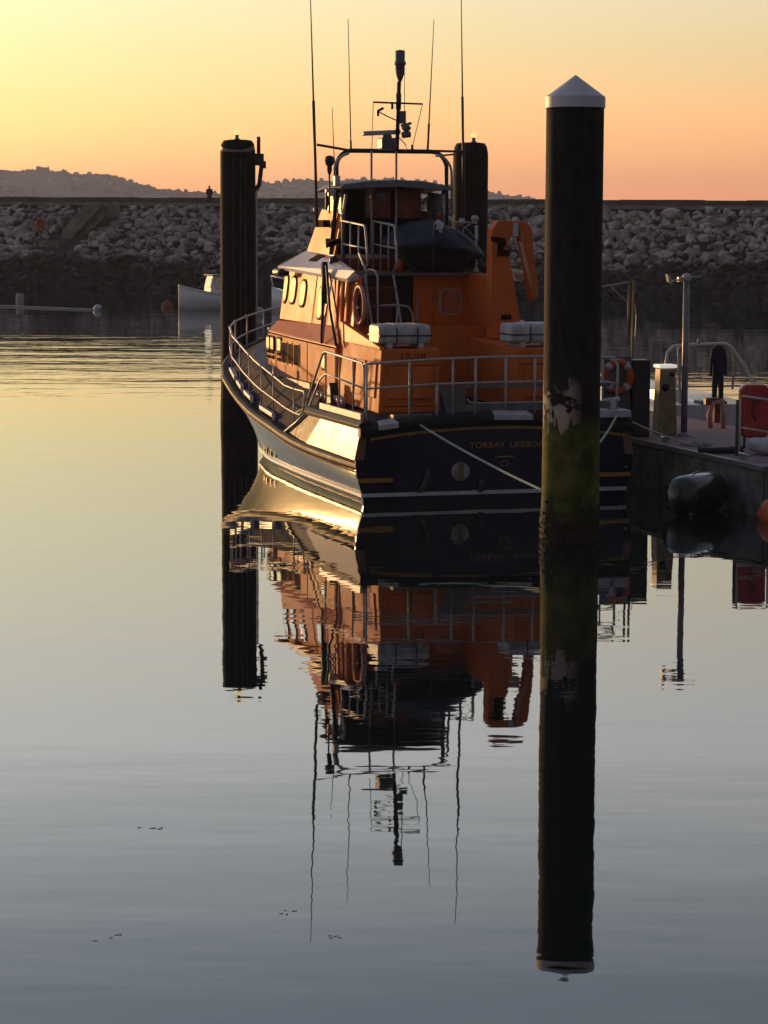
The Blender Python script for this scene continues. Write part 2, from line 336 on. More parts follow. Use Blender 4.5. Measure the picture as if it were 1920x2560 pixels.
# ---- far hills
hill_pts = [(-2300, 60), (-1500, 88), (-900, 95), (-620, 90), (-477, 82), (-440, 84), (-402, 79), (-353, 77), (-330, 70), (-313, 66), (-290, 60), (-269, 56.5), (-240, 56), (-210, 54), (-190, 60), (-155, 66), (-120, 70), (-80, 71), (-31, 72), (20, 71),
            (58, 69), (100, 63), (132, 57), (165, 52), (194, 46), (230, 40), (300, 33), (420, 25), (700, 18), (2300, 8)]
HX = [p[0] for p in hill_pts]; HZ = [p[1] for p in hill_pts]
hm = MB(); nx = 900; rows = 9; vsx = []
for j in range(rows):
    t = j / (rows - 1)
    for i in range(nx + 1):
        x = -2300 + 4600 * i / nx; y = 2600 + 500 * t
        z = (lerp(HX, HZ, x) - 4) * (t ** .7) + mnoise.noise(Vector((x * .02, y * .02, 0))) * 5 * t - 1.5 * (1 - t)
        vsx.append((x, y, z if j else -.8))
for j in range(2):
    for i in range(nx + 1):
        x = -2300 + 4600 * i / nx
        vsx.append((x, 3300 + 200 * j, (lerp(HX, HZ, x) - 4) * (.5 if j == 0 else 0) - (0 if j == 0 else .8)))
rows += 2
hm.add(vsx, [(j * (nx + 1) + i, j * (nx + 1) + i + 1, (j + 1) * (nx + 1) + i + 1, (j + 1) * (nx + 1) + i) for j in range(rows - 1) for i in range(nx)], True)
hillmat = mat('hill_fields', (.055, .058, .040), .95, var=.3, vscale=.01)
tag(hm.build('hills', hillmat, fixn=False), 'wooded far shore hills in evening haze', None, kind='structure')
import bmesh
def hull_mesh(n, sx, sy, sz, seed, name):
    rnd = random.Random(seed); bm = bmesh.new()
    for i in range(n):
        while True:
            p = Vector((rnd.uniform(-1, 1), rnd.uniform(-1, 1), rnd.uniform(-1, 1)))
            if .55 < p.length < 1.0: break
        bm.verts.new((p.x * sx, p.y * sy, p.z * sz))
    r = bmesh.ops.convex_hull(bm, input=bm.verts)
    bmesh.ops.delete(bm, geom=list({g for g in r['geom_interior'] + r['geom_unused'] if isinstance(g, bmesh.types.BMVert)}), context='VERTS')
    me = bpy.data.meshes.new(name); bm.to_mesh(me); bm.free(); return me
crowns = [hull_mesh(26, 1, 1, .8, 100 + k, 'c') for k in range(6)]
wd = MB(); rnd = random.Random(5)
def put(mbx, me, loc, s3, rz):
    c, s_ = math.cos(rz), math.sin(rz)
    mbx.add([(loc[0] + (v.co.x * c - v.co.y * s_) * s3[0], loc[1] + (v.co.x * s_ + v.co.y * c) * s3[1], loc[2] + v.co.z * s3[2]) for v in me.vertices], [tuple(p.vertices) for p in me.polygons])
x = -560
while x < 330:
    zt = lerp(HX, HZ, x); big = mnoise.noise(Vector((x * .035, 3, 0)))
    h = 3.0 + 3.5 * max(0, big) + rnd.uniform(0, 2.2) + (3.8 if rnd.random() < .14 else 0)
    for q in range(3): put(wd, rnd.choice(crowns), (x + rnd.uniform(-2, 2), 3095 + rnd.uniform(-8, 4), zt - 4 + h * .35 + rnd.uniform(-1, 0)), (rnd.uniform(2.0, 4.6), 3, h * rnd.uniform(.6, 1)), rnd.uniform(0, 6))
    x += rnd.uniform(1.6, 3.4)
for q in range(2600):
    x = rnd.uniform(-620, 420); y = rnd.uniform(2640, 3090); t = (y - 2600) / 500
    if mnoise.noise(Vector((x * .013, y * .013, 7))) < -.05: continue
    z = (lerp(HX, HZ, x) - 4) * (t ** .7); k = rnd.uniform(2.0, 4.2)
    put(wd, rnd.choice(crowns), (x, y, z + k * .3), (k * 1.2, k, k * .9), rnd.uniform(0, 6))
treem = mat('far_trees', (.030, .036, .022), .95, var=.4, vscale=.05)
tag(wd.build('woodland', treem, fixn=False), 'dark treeline and woods on the far hills', None, kind='stuff')
hl = ['pale house on the far hillside', 'white house low on the far hill', 'small villa among the hilltop trees']
hw = mat('house_white', (.68, .62, .58), .8); hr = mat('house_roof', (.14, .09, .08), .8)
def house(x, y, s, k):
    t = (y - 2600) / 500; z = (lerp(HX, HZ, x) - 4) * (max(t, 0) ** .7)
    o = thing('house', (x, y, z - 1), 'tiny pale house with pitched roof on the hazy far hillside', 'house', rz=random.uniform(-.5, .5), group='houses scattered on the far hillside')
    MB().box((-s, -s * .6, 0), (s, s * .6, s * 1.3)).build('wall', hw, o)
    rf = MB(); rf.prism([(-s * 1.05, -s * .7, s * 1.3), (-s * 1.05, s * .7, s * 1.3), (-s * 1.05, 0, s * 1.9)], (s * 2.1, 0, 0)); rf.build('roof', hr, o)
for k, (x, y) in enumerate([(-463, 2960), (-418, 3020), (-330, 2990), (-268, 3060), (-238, 3070), (-225, 3040), (-214, 3070), (-150, 3050), (-143, 3060), (-134, 3055), (-127, 3062), (-118, 3050), (-108, 2960), (-60, 3055), (30, 3050), (-345, 3040), (-392, 3060), (-20, 3000)]):
    house(x, y, random.uniform(1.5, 2.6), k)

# ---- breakwater: core, path, parapet and boulders
BT, BB = 240.0, 222.0   # top and foot of the boulder slope (world Y)
bwk = MB(); bwk.prism([(-130, BB - 3, -4), (-130, BB + .9, -.6), (-130, BT + .3, 7.5), (-130, BT + .3, 7.90), (-130, BT + 4.2, 7.90), (-130, BT + 14, -4)], (260, 0, 0))
core = bwk.build('breakwater', mat('breakwater_core', (.035, .031, .028), .95, var=.4, vscale=1.5, bump=.6)); tag(core, 'long rubble breakwater with concrete path closing the harbour', None, kind='structure')
edge = MB()
for i in range(44): edge.box((-130 + i * 6 + .02, BT + .05, 7.72), (-130 + i * 6 + 5.98, BT + .30, 8.04))
kb = edge.build('path_edge', mat('pale_concrete', (.27, .24, .20), .9, var=.25, vscale=.8), core)
pw = MB()
for i in range(66): pw.box((-130 + i * 4 + .03, BT + 3.0, 7.904), (-130 + i * 4 + 3.97, BT + 3.6, 8.56 + .03 * math.sin(i * 2.1)))
pw.build('parapet', mat('parapet_concrete', (.12, .10, .085), .95, var=.3, vscale=.6, bump=.4), core)
rocks = [hull_mesh(15, 1, 1, 1, 11 + k, 'rock') for k in range(14)]
for r_ in rocks: r_.materials.append(rockm)
rnd = random.Random(21); placed = []
y_t = 0
def slope_z(t): return -.6 + t * 8.05
vis = []
for q in range(9000):
    x = rnd.uniform(-54, 54); t = rnd.random() ** .9
    r = rnd.uniform(.32, .72) * (1.35 if rnd.random() < .22 else 1)
    d2 = t * 19.7
    ok = True
    for (px_, pd, pr) in placed:
        if abs(px_ - x) < 1.5 and abs(pd - d2) < 1.5 and (px_ - x) ** 2 + (pd - d2) ** 2 < (.50 * (pr + r)) ** 2: ok = False; break
    if not ok: continue
    if -29.6 < x < -24.9 and t > .45: continue
    placed.append((x, d2, r))
    yy = BB + .6 + t * (BT - BB - .6) - .15; zz = slope_z(t) + rnd.uniform(-.1, .35)
    sx, sy, sz = r * rnd.uniform(.9, 1.5), r * rnd.uniform(.8, 1.2), r * rnd.uniform(.65, 1.05)
    vis.append((zz, x, yy, sx, sy, sz, rnd.randrange(14), rnd.uniform(0, 6.28), rnd.uniform(-.6, .6)))
inview = [v for v in vis if -45 < v[1] < 45 and v[0] > 2.7 and not (-14 < v[1] < 8)]
inview.sort(key=lambda v: -(v[3] * v[5])); single = set(id(v) for v in inview[:300])
sm_ = MB()
for v in vis:
    zz, x, yy, sx, sy, sz, k, rz, rx = v
    Mx = Matrix.Translation((x, yy, zz)) @ Matrix.Rotation(rz, 4, 'Z') @ Matrix.Rotation(rx, 4, 'X') @ Matrix.Diagonal((sx, sy, sz, 1))
    if id(v) in single:
        o = bpy.data.objects.new('boulder', rocks[k]); C.objects.link(o); o.parent = core; o.matrix_world = Mx
    else:
        me = rocks[k]; sm_.add([Mx @ q_.co for q_ in me.vertices], [tuple(p.vertices) for p in me.polygons])
so_ = sm_.build('boulders', rockm, core, fixn=False); so_['kind'] = 'stuff'
PHI = R(28)   # the breakwater runs obliquely, its right-hand end nearer to us
KM = Matrix.Translation((-30, 240, 0)) @ Matrix.Rotation(-PHI, 4, 'Z') @ Matrix.Rotation(R(.43), 4, 'Y') @ Matrix.Translation((30, -240, 0))
core.matrix_world = KM
def KW(x, y, z): return tuple(KM @ Vector((x, y, z)))

# harbour steps on the breakwater face
st = thing('harbour_steps', KW(-26.2, 231.5, -1.30), 'concrete steps with landing block descending the breakwater rocks', 'steps', rz=-PHI)
def P(x, y, z): return (x + 24.5, y - 184, z)
a = MB(); a.prism([P(-22.2, 186.2, 7.15), P(-25.2, 186.2, 4.55), P(-26.1, 186.2, 4.6), P(-26.0, 186.2, 5.3), P(-23.9, 186.2, 7.15)], (0, -.35, 0)); a.build('side_wall', concm, st, .02)
a = MB()
for i in range(12): a.box(P(-22.4 - i * .27, 186.25, 6.3 - i * .2), P(-22.1 - i * .27, 188.0, 7.1 - i * .2))
a.build('flight', concm, st)
a = MB(); a.box(P(-27.2, 184.4, 2.6), P(-25.25, 187.6, 4.45)); a.box(P(-25.2, 184.9, 2.6), P(-24.2, 187.0, 3.9)); a.build('landing', concm, st, .03)
a = MB(); a.prism([P(-27.25, 184.6, 4.1), P(-27.25, 184.6, 3.5), P(-29.1, 184.6, 2.2), P(-30.2, 184.6, 2.6), P(-30.2, 184.6, 4.1)], (0, -.4, 0)); a.build('lower_wall', concm, st, .02)
st.scale = (1.26, 1.26, 1.26)
# life ring housing on the breakwater steps
lb = thing('lifebuoy_housing', KW(-28.6, 231.0, 4.30), 'orange lifebuoy on a post above the breakwater steps landing', 'lifebuoy')
MB().tube([(0, .1, -.1), (0, .1, 1.2)], .05).build('post', grey, lb)
def torus(mb, c, R0, r0, axis='y', n=24, m=8, sz=1.0):
    pts = []
    for i in range(n):
        a_ = 2 * math.pi * i / n; x_, z_ = R0 * math.cos(a_), R0 * sz * math.sin(a_)
        pts.append((c[0] + x_, c[1], c[2] + z_) if axis == 'y' else (c[0], c[1] + x_, c[2] + z_))
    return mb.tube(pts, r0, m, closed=True)
lb.scale = (1.25, 1.25, 1.25)
torus(MB(), (0, 0, 1.2), .30, .10, sz=1.35).build('ring', ringo, lb)
MB().lathe([(.24, -.02), (.24, .02)], (0, .06, 1.2), axis='y').build('backing', mat('ring_backing', (.55, .09, .04), .6), lb)

# person sitting on the path edge
def skin_person(name, loc, joints, edges, radii, label, m):
    me = bpy.data.meshes.new(name); me.from_pydata(joints, edges, []); o = bpy.data.objects.new(name, me); C.objects.link(o); o.location = loc
    o.modifiers.new('skin', 'SKIN'); s_ = me.skin_vertices[0] if me.skin_vertices else None
    if s_ is None: return o
    for i, r_ in enumerate(radii): s_.data[i].radius = r_ if isinstance(r_, tuple) else (r_, r_)
    s_.data[0].use_root = True
    o.modifiers.new('sub', 'SUBSURF').levels = 1; o.modifiers['sub'].render_levels = 1
    me.materials.append(m); tag(o, label, 'person'); return o
J = [(0, 0, .92), (0, 0, 1.15), (0, 0, 1.36), (0, 0, 1.50), (.10, 0, .86), (.14, 0, .46), (.17, .02, .06), (.18, -.14, .03), (-.10, 0, .86), (-.16, 0, .46), (-.20, .02, .06), (-.21, -.14, .03),
     (.21, 0, 1.40), (.29, .02, 1.12), (.24, -.12, .92), (-.21, 0, 1.40), (-.29, .02, 1.12), (-.22, -.12, .94), (0, -.01, 1.56)]
Eg = [(0, 1), (1, 2), (2, 3), (0, 4), (4, 5), (5, 6), (6, 7), (0, 8), (8, 9), (9, 10), (10, 11), (2, 12), (12, 13), (13, 14), (2, 15), (15, 16), (16, 17), (3, 18)]
Rd = [(.26, .18), (.26, .18), (.25, .17), .08, .15, .12, .08, .06, .15, .12, .08, .06, .11, .09, .06, .11, .09, .06, .08]
pr = skin_person('person', KW(-16.0, BT + 1.2, 7.91), J, Eg, Rd, 'person in dark clothes standing on the breakwater path left of the pile', cloth)
hd = MB(); hd.lathe([(.04, -.14), (.09, -.09), (.115, 0), (.10, .09), (.04, .14)], (0, -.01, 1.66), n=10); hd.build('head', skin, pr)

# haze
hz = MB(); hz.box((-2450, -80, -7.5), (2450, 4450, 104)); ho = hz.build('haze', bpy.data.materials.new('haze'), None)
hmn = ho.data.materials[0]; hmn.use_nodes = True; ht = hmn.node_tree; ht.nodes.clear()
pv = ht.nodes.new('ShaderNodeVolumePrincipled'); pv.inputs['Density'].default_value = .00020; pv.inputs['Color'].default_value = (.68, .75, 1.0, 1); pv.inputs['Anisotropy'].default_value = .1
mo = ht.nodes.new('ShaderNodeOutputMaterial'); ht.links.new(pv.outputs[0], mo.inputs['Volume']); tag(ho, 'thin evening haze over the bay', None, kind='stuff')

# ================================================================== LIFEBOAT (local x = starboard, y = forward, z = up)
TH = R(16.2); BO = (2.18, 46.43, 0)
def BW(u, v, w):   # boat-local to world
    return (BO[0] - math.sin(TH) * u + math.cos(TH) * v, BO[1] + math.cos(TH) * u + math.sin(TH) * v, w)
boat = thing('lifeboat', BO, 'large orange and navy rescue lifeboat moored at the pontoon, stern towards us', 'lifeboat', rz=TH)
BU = [0, 2, 5, 8, 10, 11.5, 13, 14, 15, 16, 16.8, 17.3]; BBm = [2.80, 2.88, 2.95, 2.97, 2.96, 2.88, 2.60, 2.22, 1.68, 1.0, .42, .03]
WU = [0, 5, 8, 10.4, 12, 14, 15.5, 16.4, 17.3]; WB = [2.68, 2.72, 2.62, 2.26, 1.75, .95, .38, .06, .01]
SU = [0, 2, 4, 5.2, 6.3, 8.2, 8.8, 9.8, 11, 12, 13, 14, 15.5, 17.3]; SW = [.78, .79, .83, .90, 1.01, 1.17, 1.25, 1.42, 1.66, 1.84, 1.97, 2.12, 2.34, 2.6]
bh = lambda u: lerp(BU, BBm, u); wh = lambda u: lerp(WU, WB, u); sh = lambda u: lerp(SU, SW, u)
us = [0, .6, 1.5, 2.5, 3.5, 4.5, 5.5, 6.5, 7.5, 8.5, 9.5, 10.3, 11, 11.6, 12.2, 12.8, 13.4, 14, 14.6, 15.2, 15.8, 16.3, 16.8, 17.1, 17.3]
def hull_sec(u, sgn):
    b, w_, s_ = bh(u), wh(u), sh(u); stem = max(0, (u - 15.5) / 1.8)
    kz = -.9 + 1.9 * stem ** 1.5
    lowz = max(-.05, kz + .02) if u > 15.5 else -.25
    pts = [(0, kz), (w_ * .55, min(kz + .35, s_ - .6)), (w_ * .96, min(-.12, 0) if u < 15.5 else lowz), (w_, .16 + stem * .5), (w_ + (b - w_) * .22, .16 + (s_ - .16) * .33 + stem * .3), (w_ + (b - w_) * .55, .16 + (s_ - .16) * .64 + stem * .1), (b - .09, s_ - .13)]
    return [(sgn * p[0], u + (0 if u < 15 else 0), p[1]) for p in pts]
hl_ = MB()
for sgn in (-1, 1): hl_.loft([hull_sec(u, sgn) for u in us], closed=False, smooth=True)
hl_.build('hull', navy, boat)
# white chine line
cl = MB()
for sgn in (-1, 1):
    cl.loft([[(sgn * (wh(u) + .012), u, .13), (sgn * (wh(u) + .045), u, .15), (sgn * (wh(u) + .045), u, .20), (sgn * (wh(u) + .012), u, .23)] for u in us if u < 15.6], smooth=False)
cl.box((-2.70, -.05, .155), (2.70, -.004, .225)); cl.build('chine_rail', white, boat)
# transom
tp = [(-2.68, .02), (-2.70, .16), (-2.82, .57), (-2.84, .9), (-2.73, 1.44), (-2.55, 1.56), (-1.3, 1.66), (0, 1.71), (1.3, 1.66), (2.55, 1.56), (2.73, 1.44), (2.84, .9), (2.82, .57), (2.70, .16), (2.68, .02), (2.4, -.5), (0, -.9), (-2.4, -.5)]
tr = MB(); tr.prism([(x_, 0, z_) for x_, z_ in tp], (0, .08, 0)); tr.build('transom', navy, boat)
# main strake (rubber belting) each side and the small one round the stern
for sgn in (-1, 1):
    s1 = MB(); secs = []
    for u in us:
        b, z = bh(u), sh(u)
        secs.append([(sgn * (b - .16), u, z - .15), (sgn * (b - .01), u, z - .13), (sgn * (b + .04), u, z - .06), (sgn * (b + .04), u, z + .01), (sgn * (b - .02), u, z + .06), (sgn * (b - .16), u, z + .05)])
    s1.loft(secs, smooth=False); o = s1.build('belting', rubber, boat, .012)
    g = MB(); g.loft([[(sgn * (bh(u) - .12), u, sh(u) - .205), (sgn * (bh(u) - .055), u, sh(u) - .19), (sgn * (bh(u) - .045), u, sh(u) - .155), (sgn * (bh(u) - .12), u, sh(u) - .152)] for u in us], smooth=False); g.build('belting_line', gold, o)
# deck: sloping side decks forward, flat camber aft
IN = [0, 5.6, 8, 10.5, 12, 13, 14, 15, 16, 17.2]; IB = [2.3, 2.22, 2.32, 2.3, 2.05, 1.75, 1.3, .85, .4, .02]; IW = [1.66, 1.86, 1.98, 2.16, 2.28, 2.38, 2.48, 2.57, 2.64, 2.70]
ud = [4.6, 5.2, 5.8, 6.5, 7.5, 8.5, 9.5, 10.3, 11, 11.6, 12.2, 12.8, 13.4, 14, 14.6, 15.2, 15.8, 16.3, 16.8, 17.15]
dk = MB(); dg_ = MB()
for sgn in (-1, 1):
    dk.loft([[(sgn * (bh(u) - .15), u, sh(u) + .02), (sgn * (bh(u) - .22), u, sh(u) + .05), (sgn * (lerp(IN, IB, u) + .12), u, lerp(IN, IW, u) - .10), (sgn * (lerp(IN, IB, u)), u, lerp(IN, IW, u))] for u in ud], closed=False, smooth=False)
    dg_.loft([[(sgn * lerp(IN, IB, u), u, lerp(IN, IW, u) + .003), (sgn * lerp(IN, IB, u) * .5, u, lerp(IN, IW, u) + .05), (0, u, lerp(IN, IW, u) + .07)] for u in ud], closed=False, smooth=False)
dk.build('side_deck', deckm, boat); dg_.build('foredeck', deckg, boat)
ad_ = MB()
ad_.loft([[(-2.62, u, 1.56), (-1.3, u, 1.66 + u * .015), (0, u, 1.72 + u * .015), (1.3, u, 1.66 + u * .015), (2.62, u, 1.56)] for u in (.0, 1.5, 3, 4.0, 4.8)], closed=False, smooth=False); ad_.build('aft_deck', deckm, boat)
# raised aft quarter: bulwark panel with sunset sheen in its colour, sloping black forward edge, upper belting
for sgn in (-1, 1):
    qv = lambda u_, z_: sgn * (2.86 - .20 * (z_ - .88) + .006 * u_)
    q = MB(); q.hexa([(qv(0, .86), -.004, .86), (qv(3.68, .88), 3.68, .88), (qv(3.68, .88) - sgn * .2, 3.68, .88), (qv(0, .86) - sgn * .2, .0, .86), (qv(0, 1.46), -.004, 1.46), (qv(2.86, 1.50), 2.86, 1.50), (qv(2.86, 1.5) - sgn * .15, 2.86, 1.50), (qv(0, 1.46) - sgn * .15, 0, 1.46)])
    q.build('quarter_panel', mat('quarter_panel_sunset_sheen', (.22, .11, .06), .5, coat=.10, coatr=.12, var=.15), boat, .008)  # warm base colour stands in for sunset sky reflected in navy gloss
    q = MB(); q.hexa([(sgn * 2.86, 3.66, .86), (sgn * 2.86, 5.55, .90), (sgn * 2.5, 5.3, 1.2), (sgn * 2.5, 3.66, .9), (sgn * 2.70, 2.84, 1.50), (sgn * 2.66, 3.95, 1.56), (sgn * 2.3, 4.4, 1.56), (sgn * 2.3, 2.84, 1.5)])
    q.build('quarter_ramp', rubber, boat, .01)
    q = MB(); q.tube([(sgn * 2.90, 5.6, .93), (sgn * 2.80, 4.8, 1.22), (sgn * 2.69, 3.95, 1.60)], .03, 6); q.build('ramp_trim', railp, boat)
    q = MB(); q.loft([[(sgn * (2.60), u, 1.44), (sgn * (2.77 + .012 * u), u, 1.45), (sgn * (2.80 + .012 * u), u, 1.53), (sgn * (2.72 + .012 * u), u, 1.61), (sgn * 2.55, u, 1.62)] for u in (-.06, 1, 2, 3, 4.0)], smooth=False); q.build('upper_belting', rubber, boat, .01)
    q = MB(); q.box((sgn * 2.66 - .03, .2, 1.62), (sgn * 2.66 + .03, 3.3, 1.74)); q.build('toe_rail', white, boat)
q = MB(); xs = [-2.78, -2.5, -1.9, -1.2, -.5, .5, 1.2, 1.9, 2.5, 2.78]
cam_ = lambda x_: 1.72 - .028 * x_ * x_
q.loft([[(x_, -.10, cam_(x_) - .21), (x_, -.14, cam_(x_) - .12), (x_, -.12, cam_(x_) - .02), (x_, .05, cam_(x_) + .01), (x_, .05, cam_(x_) - .21)] for x_ in xs], smooth=False); q.build('stern_belting', rubber, boat, .012)
q = MB(); xs2 = [-2.55, -1.9, -1.2, -.5, .5, 1.2, 1.9, 2.68]; q.loft([[(x_, -.022, cam_(x_) - .30), (x_, -.022, cam_(x_) - .245), (x_, -.002, cam_(x_) - .245), (x_, -.002, cam_(x_) - .30)] for x_ in xs2], smooth=False); q.build('stern_gold_line', gold, boat)
for x0, x1 in ((-2.80, -2.10), (2.10, 2.80)):
    q = MB(); q.box((x0, -.02, .43), (x1, -.002, .51)); q.build('stern_gold_mark', gold, boat)
FACE = Matrix(((1, 0, 0, 0), (0, 0, -1, 0), (0, 1, 0, 0), (0, 0, 0, 1)))   # text plane facing aft (-y)
FACE = Matrix.Rotation(R(90), 4, 'X')
text_mesh('TORBAY', .165, 'stern_lettering', gold, boat, Matrix.Translation((-.19, -.008, 1.10)) @ FACE, .004, 1.15)
text_mesh('LIFEBOAT', .165, 'stern_lettering', gold, boat, Matrix.Translation((.68, -.008, 1.10)) @ FACE, .004, 1.15)
q = MB(); q.box((-.02, -.012, .86), (.36, -.002, .885)); q.tube([(.17 + .09 * math.cos(a_ / 10 * 6.28), -.010, .74 + .05 * math.sin(a_ / 10 * 6.28)) for a_ in range(10)], .007, 4, closed=True); q.build('stern_emblem', gold, boat)
q = MB(); q.lathe([(.17, -.045), (.185, -.03), (.185, -.002)], (-.74, 0, .60), n=24, axis='y'); q.build('exhaust_flap', mat('pale_cap', (.40, .37, .32), .6, var=.25, vscale=7), boat)
q = MB(); q.box((-.78, -.06, .42), (-.75, -.045, .82)); q.box((-.715, -.06, .42), (-.69, -.045, .78)); q.build('flap_strap', mat('rusty_strap', (.20, .11, .05), .8), boat)
for x_, z0, lean in ((-1.47, .62, -.13), (-.38, .40, .03)):
    q = MB(); q.tube([(x_ + .06, -.05, z0 + .04), (x_, -.06, z0 - .2), (x_ + lean, -.06, .22)], .028, 6); q.tube([(x_ + .09, -.05, z0 + .02), (x_ + .05, -.06, z0 - .2), (x_ + lean + .07, -.06, .22)], .02, 6)
    for k in range(4 if z0 > .5 else 2): q.tube([(x_ + lean * k / 4 - .01, -.065, z0 - .08 - k * .1), (x_ + lean * k / 4 + .08, -.065, z0 - .08 - k * .1)], .014, 5)
    q.build('boarding_hold', mat('weathered_steel' , (.14, .11, .08), .8, var=.4, vscale=20), boat)
for (x0, x1) in ((-2.42, -2.02), (-.10, .70)):
    q = MB(); q.hexa([(x0, -.15, cam_(x0) - .12), (x1, -.15, cam_(x1) - .12), (x1 - .04, .12, cam_(x1) + .03), (x0 + .04, .12, cam_(x0) + .03), (x0, -.15, cam_(x0) - .02), (x1, -.15, cam_(x1) - .02), (x1 - .04, .12, cam_(x1) + .05), (x0 + .04, .12, cam_(x0) + .05)]); q.build('fairlead_plate', offw, boat, .008)
q = MB(); q.box((-2.05, .12, 1.63), (-1.25, .34, 1.71)); q.build('stern_chock', grey, boat, .01)
q = MB(); q.box((2.1, -.12, 1.6), (2.75, .7, 1.74)); q.tube([(2.45, .2, 1.74), (2.45, .2, 1.96)], .09, 10); q.tube([(2.28, .2, 1.90), (2.62, .2, 1.94)], .05, 8); q.build('stern_bollard', offw, boat, .01)
# draught marks on the port side
for k, u in enumerate((8.6, 8.1, 7.6, 7.15)):
    q = MB(); v_ = -(wh(u) + (bh(u) - wh(u)) * .12) - .012
    for dz in (0, .056, .112):
        q.box((v_ - .004, u - .05, .27 + dz), (v_ + .02, u + .05, .295 + dz))
    q.box((v_ - .005, u - .06, .27), (v_ + .021, u - .035, .41)); q.build('draught_mark', black, boat)
# mooring chocks along the fore side deck (white brackets)
for (u0, u1) in ((6.9, 8.1), (9.0, 9.7), (10.0, 10.6), (10.9, 11.8)):
    q = MB()
    for u in (u0, u1): q.tube([(-(bh(u) - .20), u, sh(u) + .04), (-(bh(u) - .20), u, sh(u) + .16)], .045, 8)
    q.hexa([(-(bh(u0) - .14), u0, sh(u0) + .10), (-(bh(u1) - .14), u1, sh(u1) + .10), (-(bh(u1) - .24), u1, sh(u1) + .10), (-(bh(u0) - .24), u0, sh(u0) + .10),
            (-(bh(u0) - .14), u0, sh(u0) + .20), (-(bh(u1) - .14), u1, sh(u1) + .20), (-(bh(u1) - .24), u1, sh(u1) + .20), (-(bh(u0) - .24), u0, sh(u0) + .20)])
    q.build('fairlead', white, boat, .02)

# ---- deckhouse (lower)
def ring(pts): return pts
dh = MB()
def dsec(u, b, k, top, tb, base): return [(-b, u, base), (-b, u, k), (-tb, u, top), (tb, u, top), (b, u, k), (b, u, base)]
dh.loft([dsec(4.2, 2.1, 2.84, 3.22, 1.80, 1.72), dsec(5.6, 2.1, 2.85, 3.22, 1.80, 1.80), dsec(8.0, 2.1, 2.88, 3.2, 1.80, 1.95), dsec(10.3, 2.08, 2.92, 3.16, 1.85, 2.1), dsec(10.75, 1.98, 2.86, 3.05, 1.75, 2.15), dsec(11.05, 1.80, 2.60, 2.7, 1.55, 2.2)], smooth=False)
dho = dh.build('deckhouse', orange2, boat, .03)
for sgn in (-1, 1):
    cs = MB(); vo, vi = sgn * 2.08, sgn * .80
    cs.hexa([(vo, 1.06, 1.66), (vi, 1.12, 1.66), (vi, 4.22, 1.72), (vo, 4.22, 1.70), (sgn * 2.0, 1.12, 2.92), (vi, 1.18, 2.92), (vi, 4.22, 3.0), (sgn * 2.0, 4.22, 3.0)])
    cso = cs.build('engine_casing', orange2, boat, .03)
    f = MB(); f.prism([(sgn * 2.04, 1.10, 2.90), (sgn * 2.04, 1.14, 2.96), (sgn * 1.99, 4.25, 3.36), (sgn * 2.04, 4.25, 2.96)], (-sgn * .10, 0, 0)); f.build('casing_fin', orange, boat, .01)
    # locker doors on the outboard face
    for (a0, a1) in ((1.35, 2.0), (2.15, 2.8), (2.95, 3.6)):
        d = MB(); x0 = sgn * 2.092
        d.hexa([(x0, a0, 1.95), (x0, a1, 1.95), (x0 - sgn * .04, a1, 1.95), (x0 - sgn * .04, a0, 1.95), (x0 - sgn * .045, a0, 2.66), (x0 - sgn * .045, a1, 2.66), (x0 - sgn * .085, a1, 2.66), (x0 - sgn * .085, a0, 2.66)]); d.build('locker_door', orange2, boat, .015)
    # aft face panel lines and vents
    for (b0, b1) in ((.95, 1.38), (1.46, 1.88)):
        d = MB(); d.hexa([(sgn * b0, 1.055, 1.95), (sgn * b1, 1.055, 1.95), (sgn * b1, 1.14, 1.95), (sgn * b0, 1.14, 1.95), (sgn * b0, 1.09, 2.55), (sgn * b1, 1.09, 2.55), (sgn * b1, 1.15, 2.55), (sgn * b0, 1.15, 2.55)]); d.build('vent_door', orange2, boat, .012)
text_mesh('17-28', .20, 'hull_number', numb, boat, Matrix.Translation((-1.38, 1.100, 2.76)) @ FACE, .006, 1.2)
# knuckle line
for sgn in (-1, 1):
    k = MB(); k.tube([(sgn * 2.115, 4.3, 2.80), (sgn * 2.115, 8.0, 2.845), (sgn * 2.10, 10.3, 2.885)], .016, 6); k.build('knuckle_rail', glint, boat)
def rounded(c, w_, h, r, n=4):
    pts = []
    for (cx, cy, a0) in ((w_ / 2 - r, h / 2 - r, 0), (-w_ / 2 + r, h / 2 - r, 90), (-w_ / 2 + r, -h / 2 + r, 180), (w_ / 2 - r, -h / 2 + r, 270)):
        for i in range(n + 1):
            a_ = R(a0 + 90 * i / n); pts.append((c[0] + cx + r * math.cos(a_), c[1] + cy + r * math.sin(a_)))
    return pts
def side_window(u0, u1, w0, w1, vfun, parent, m=glass, fr=.05, name='window', frm=None, sgn=-1, r=None):
    r = r if r is not None else min(u1 - u0, w1 - w0) * .45
    o_ = rounded(((u0 + u1) / 2, (w0 + w1) / 2), u1 - u0 + fr * 2, w1 - w0 + fr * 2, min(r + fr, (w1 - w0) / 2 + fr))
    i_ = rounded(((u0 + u1) / 2, (w0 + w1) / 2), u1 - u0, w1 - w0, min(r, (w1 - w0) / 2))
    f = MB(); f.prism([(sgn * (vfun(p[1]) + .004), p[0], p[1]) for p in o_], (sgn * .014, 0, 0)); fo = f.build(name, frm or frame_m, parent)
    g = MB(); g.prism([(sgn * (vfun(p[1]) + .016), p[0], p[1]) for p in i_], (sgn * .008, 0, 0)); g.build('pane', m, fo)
LV = lambda w_: 2.1
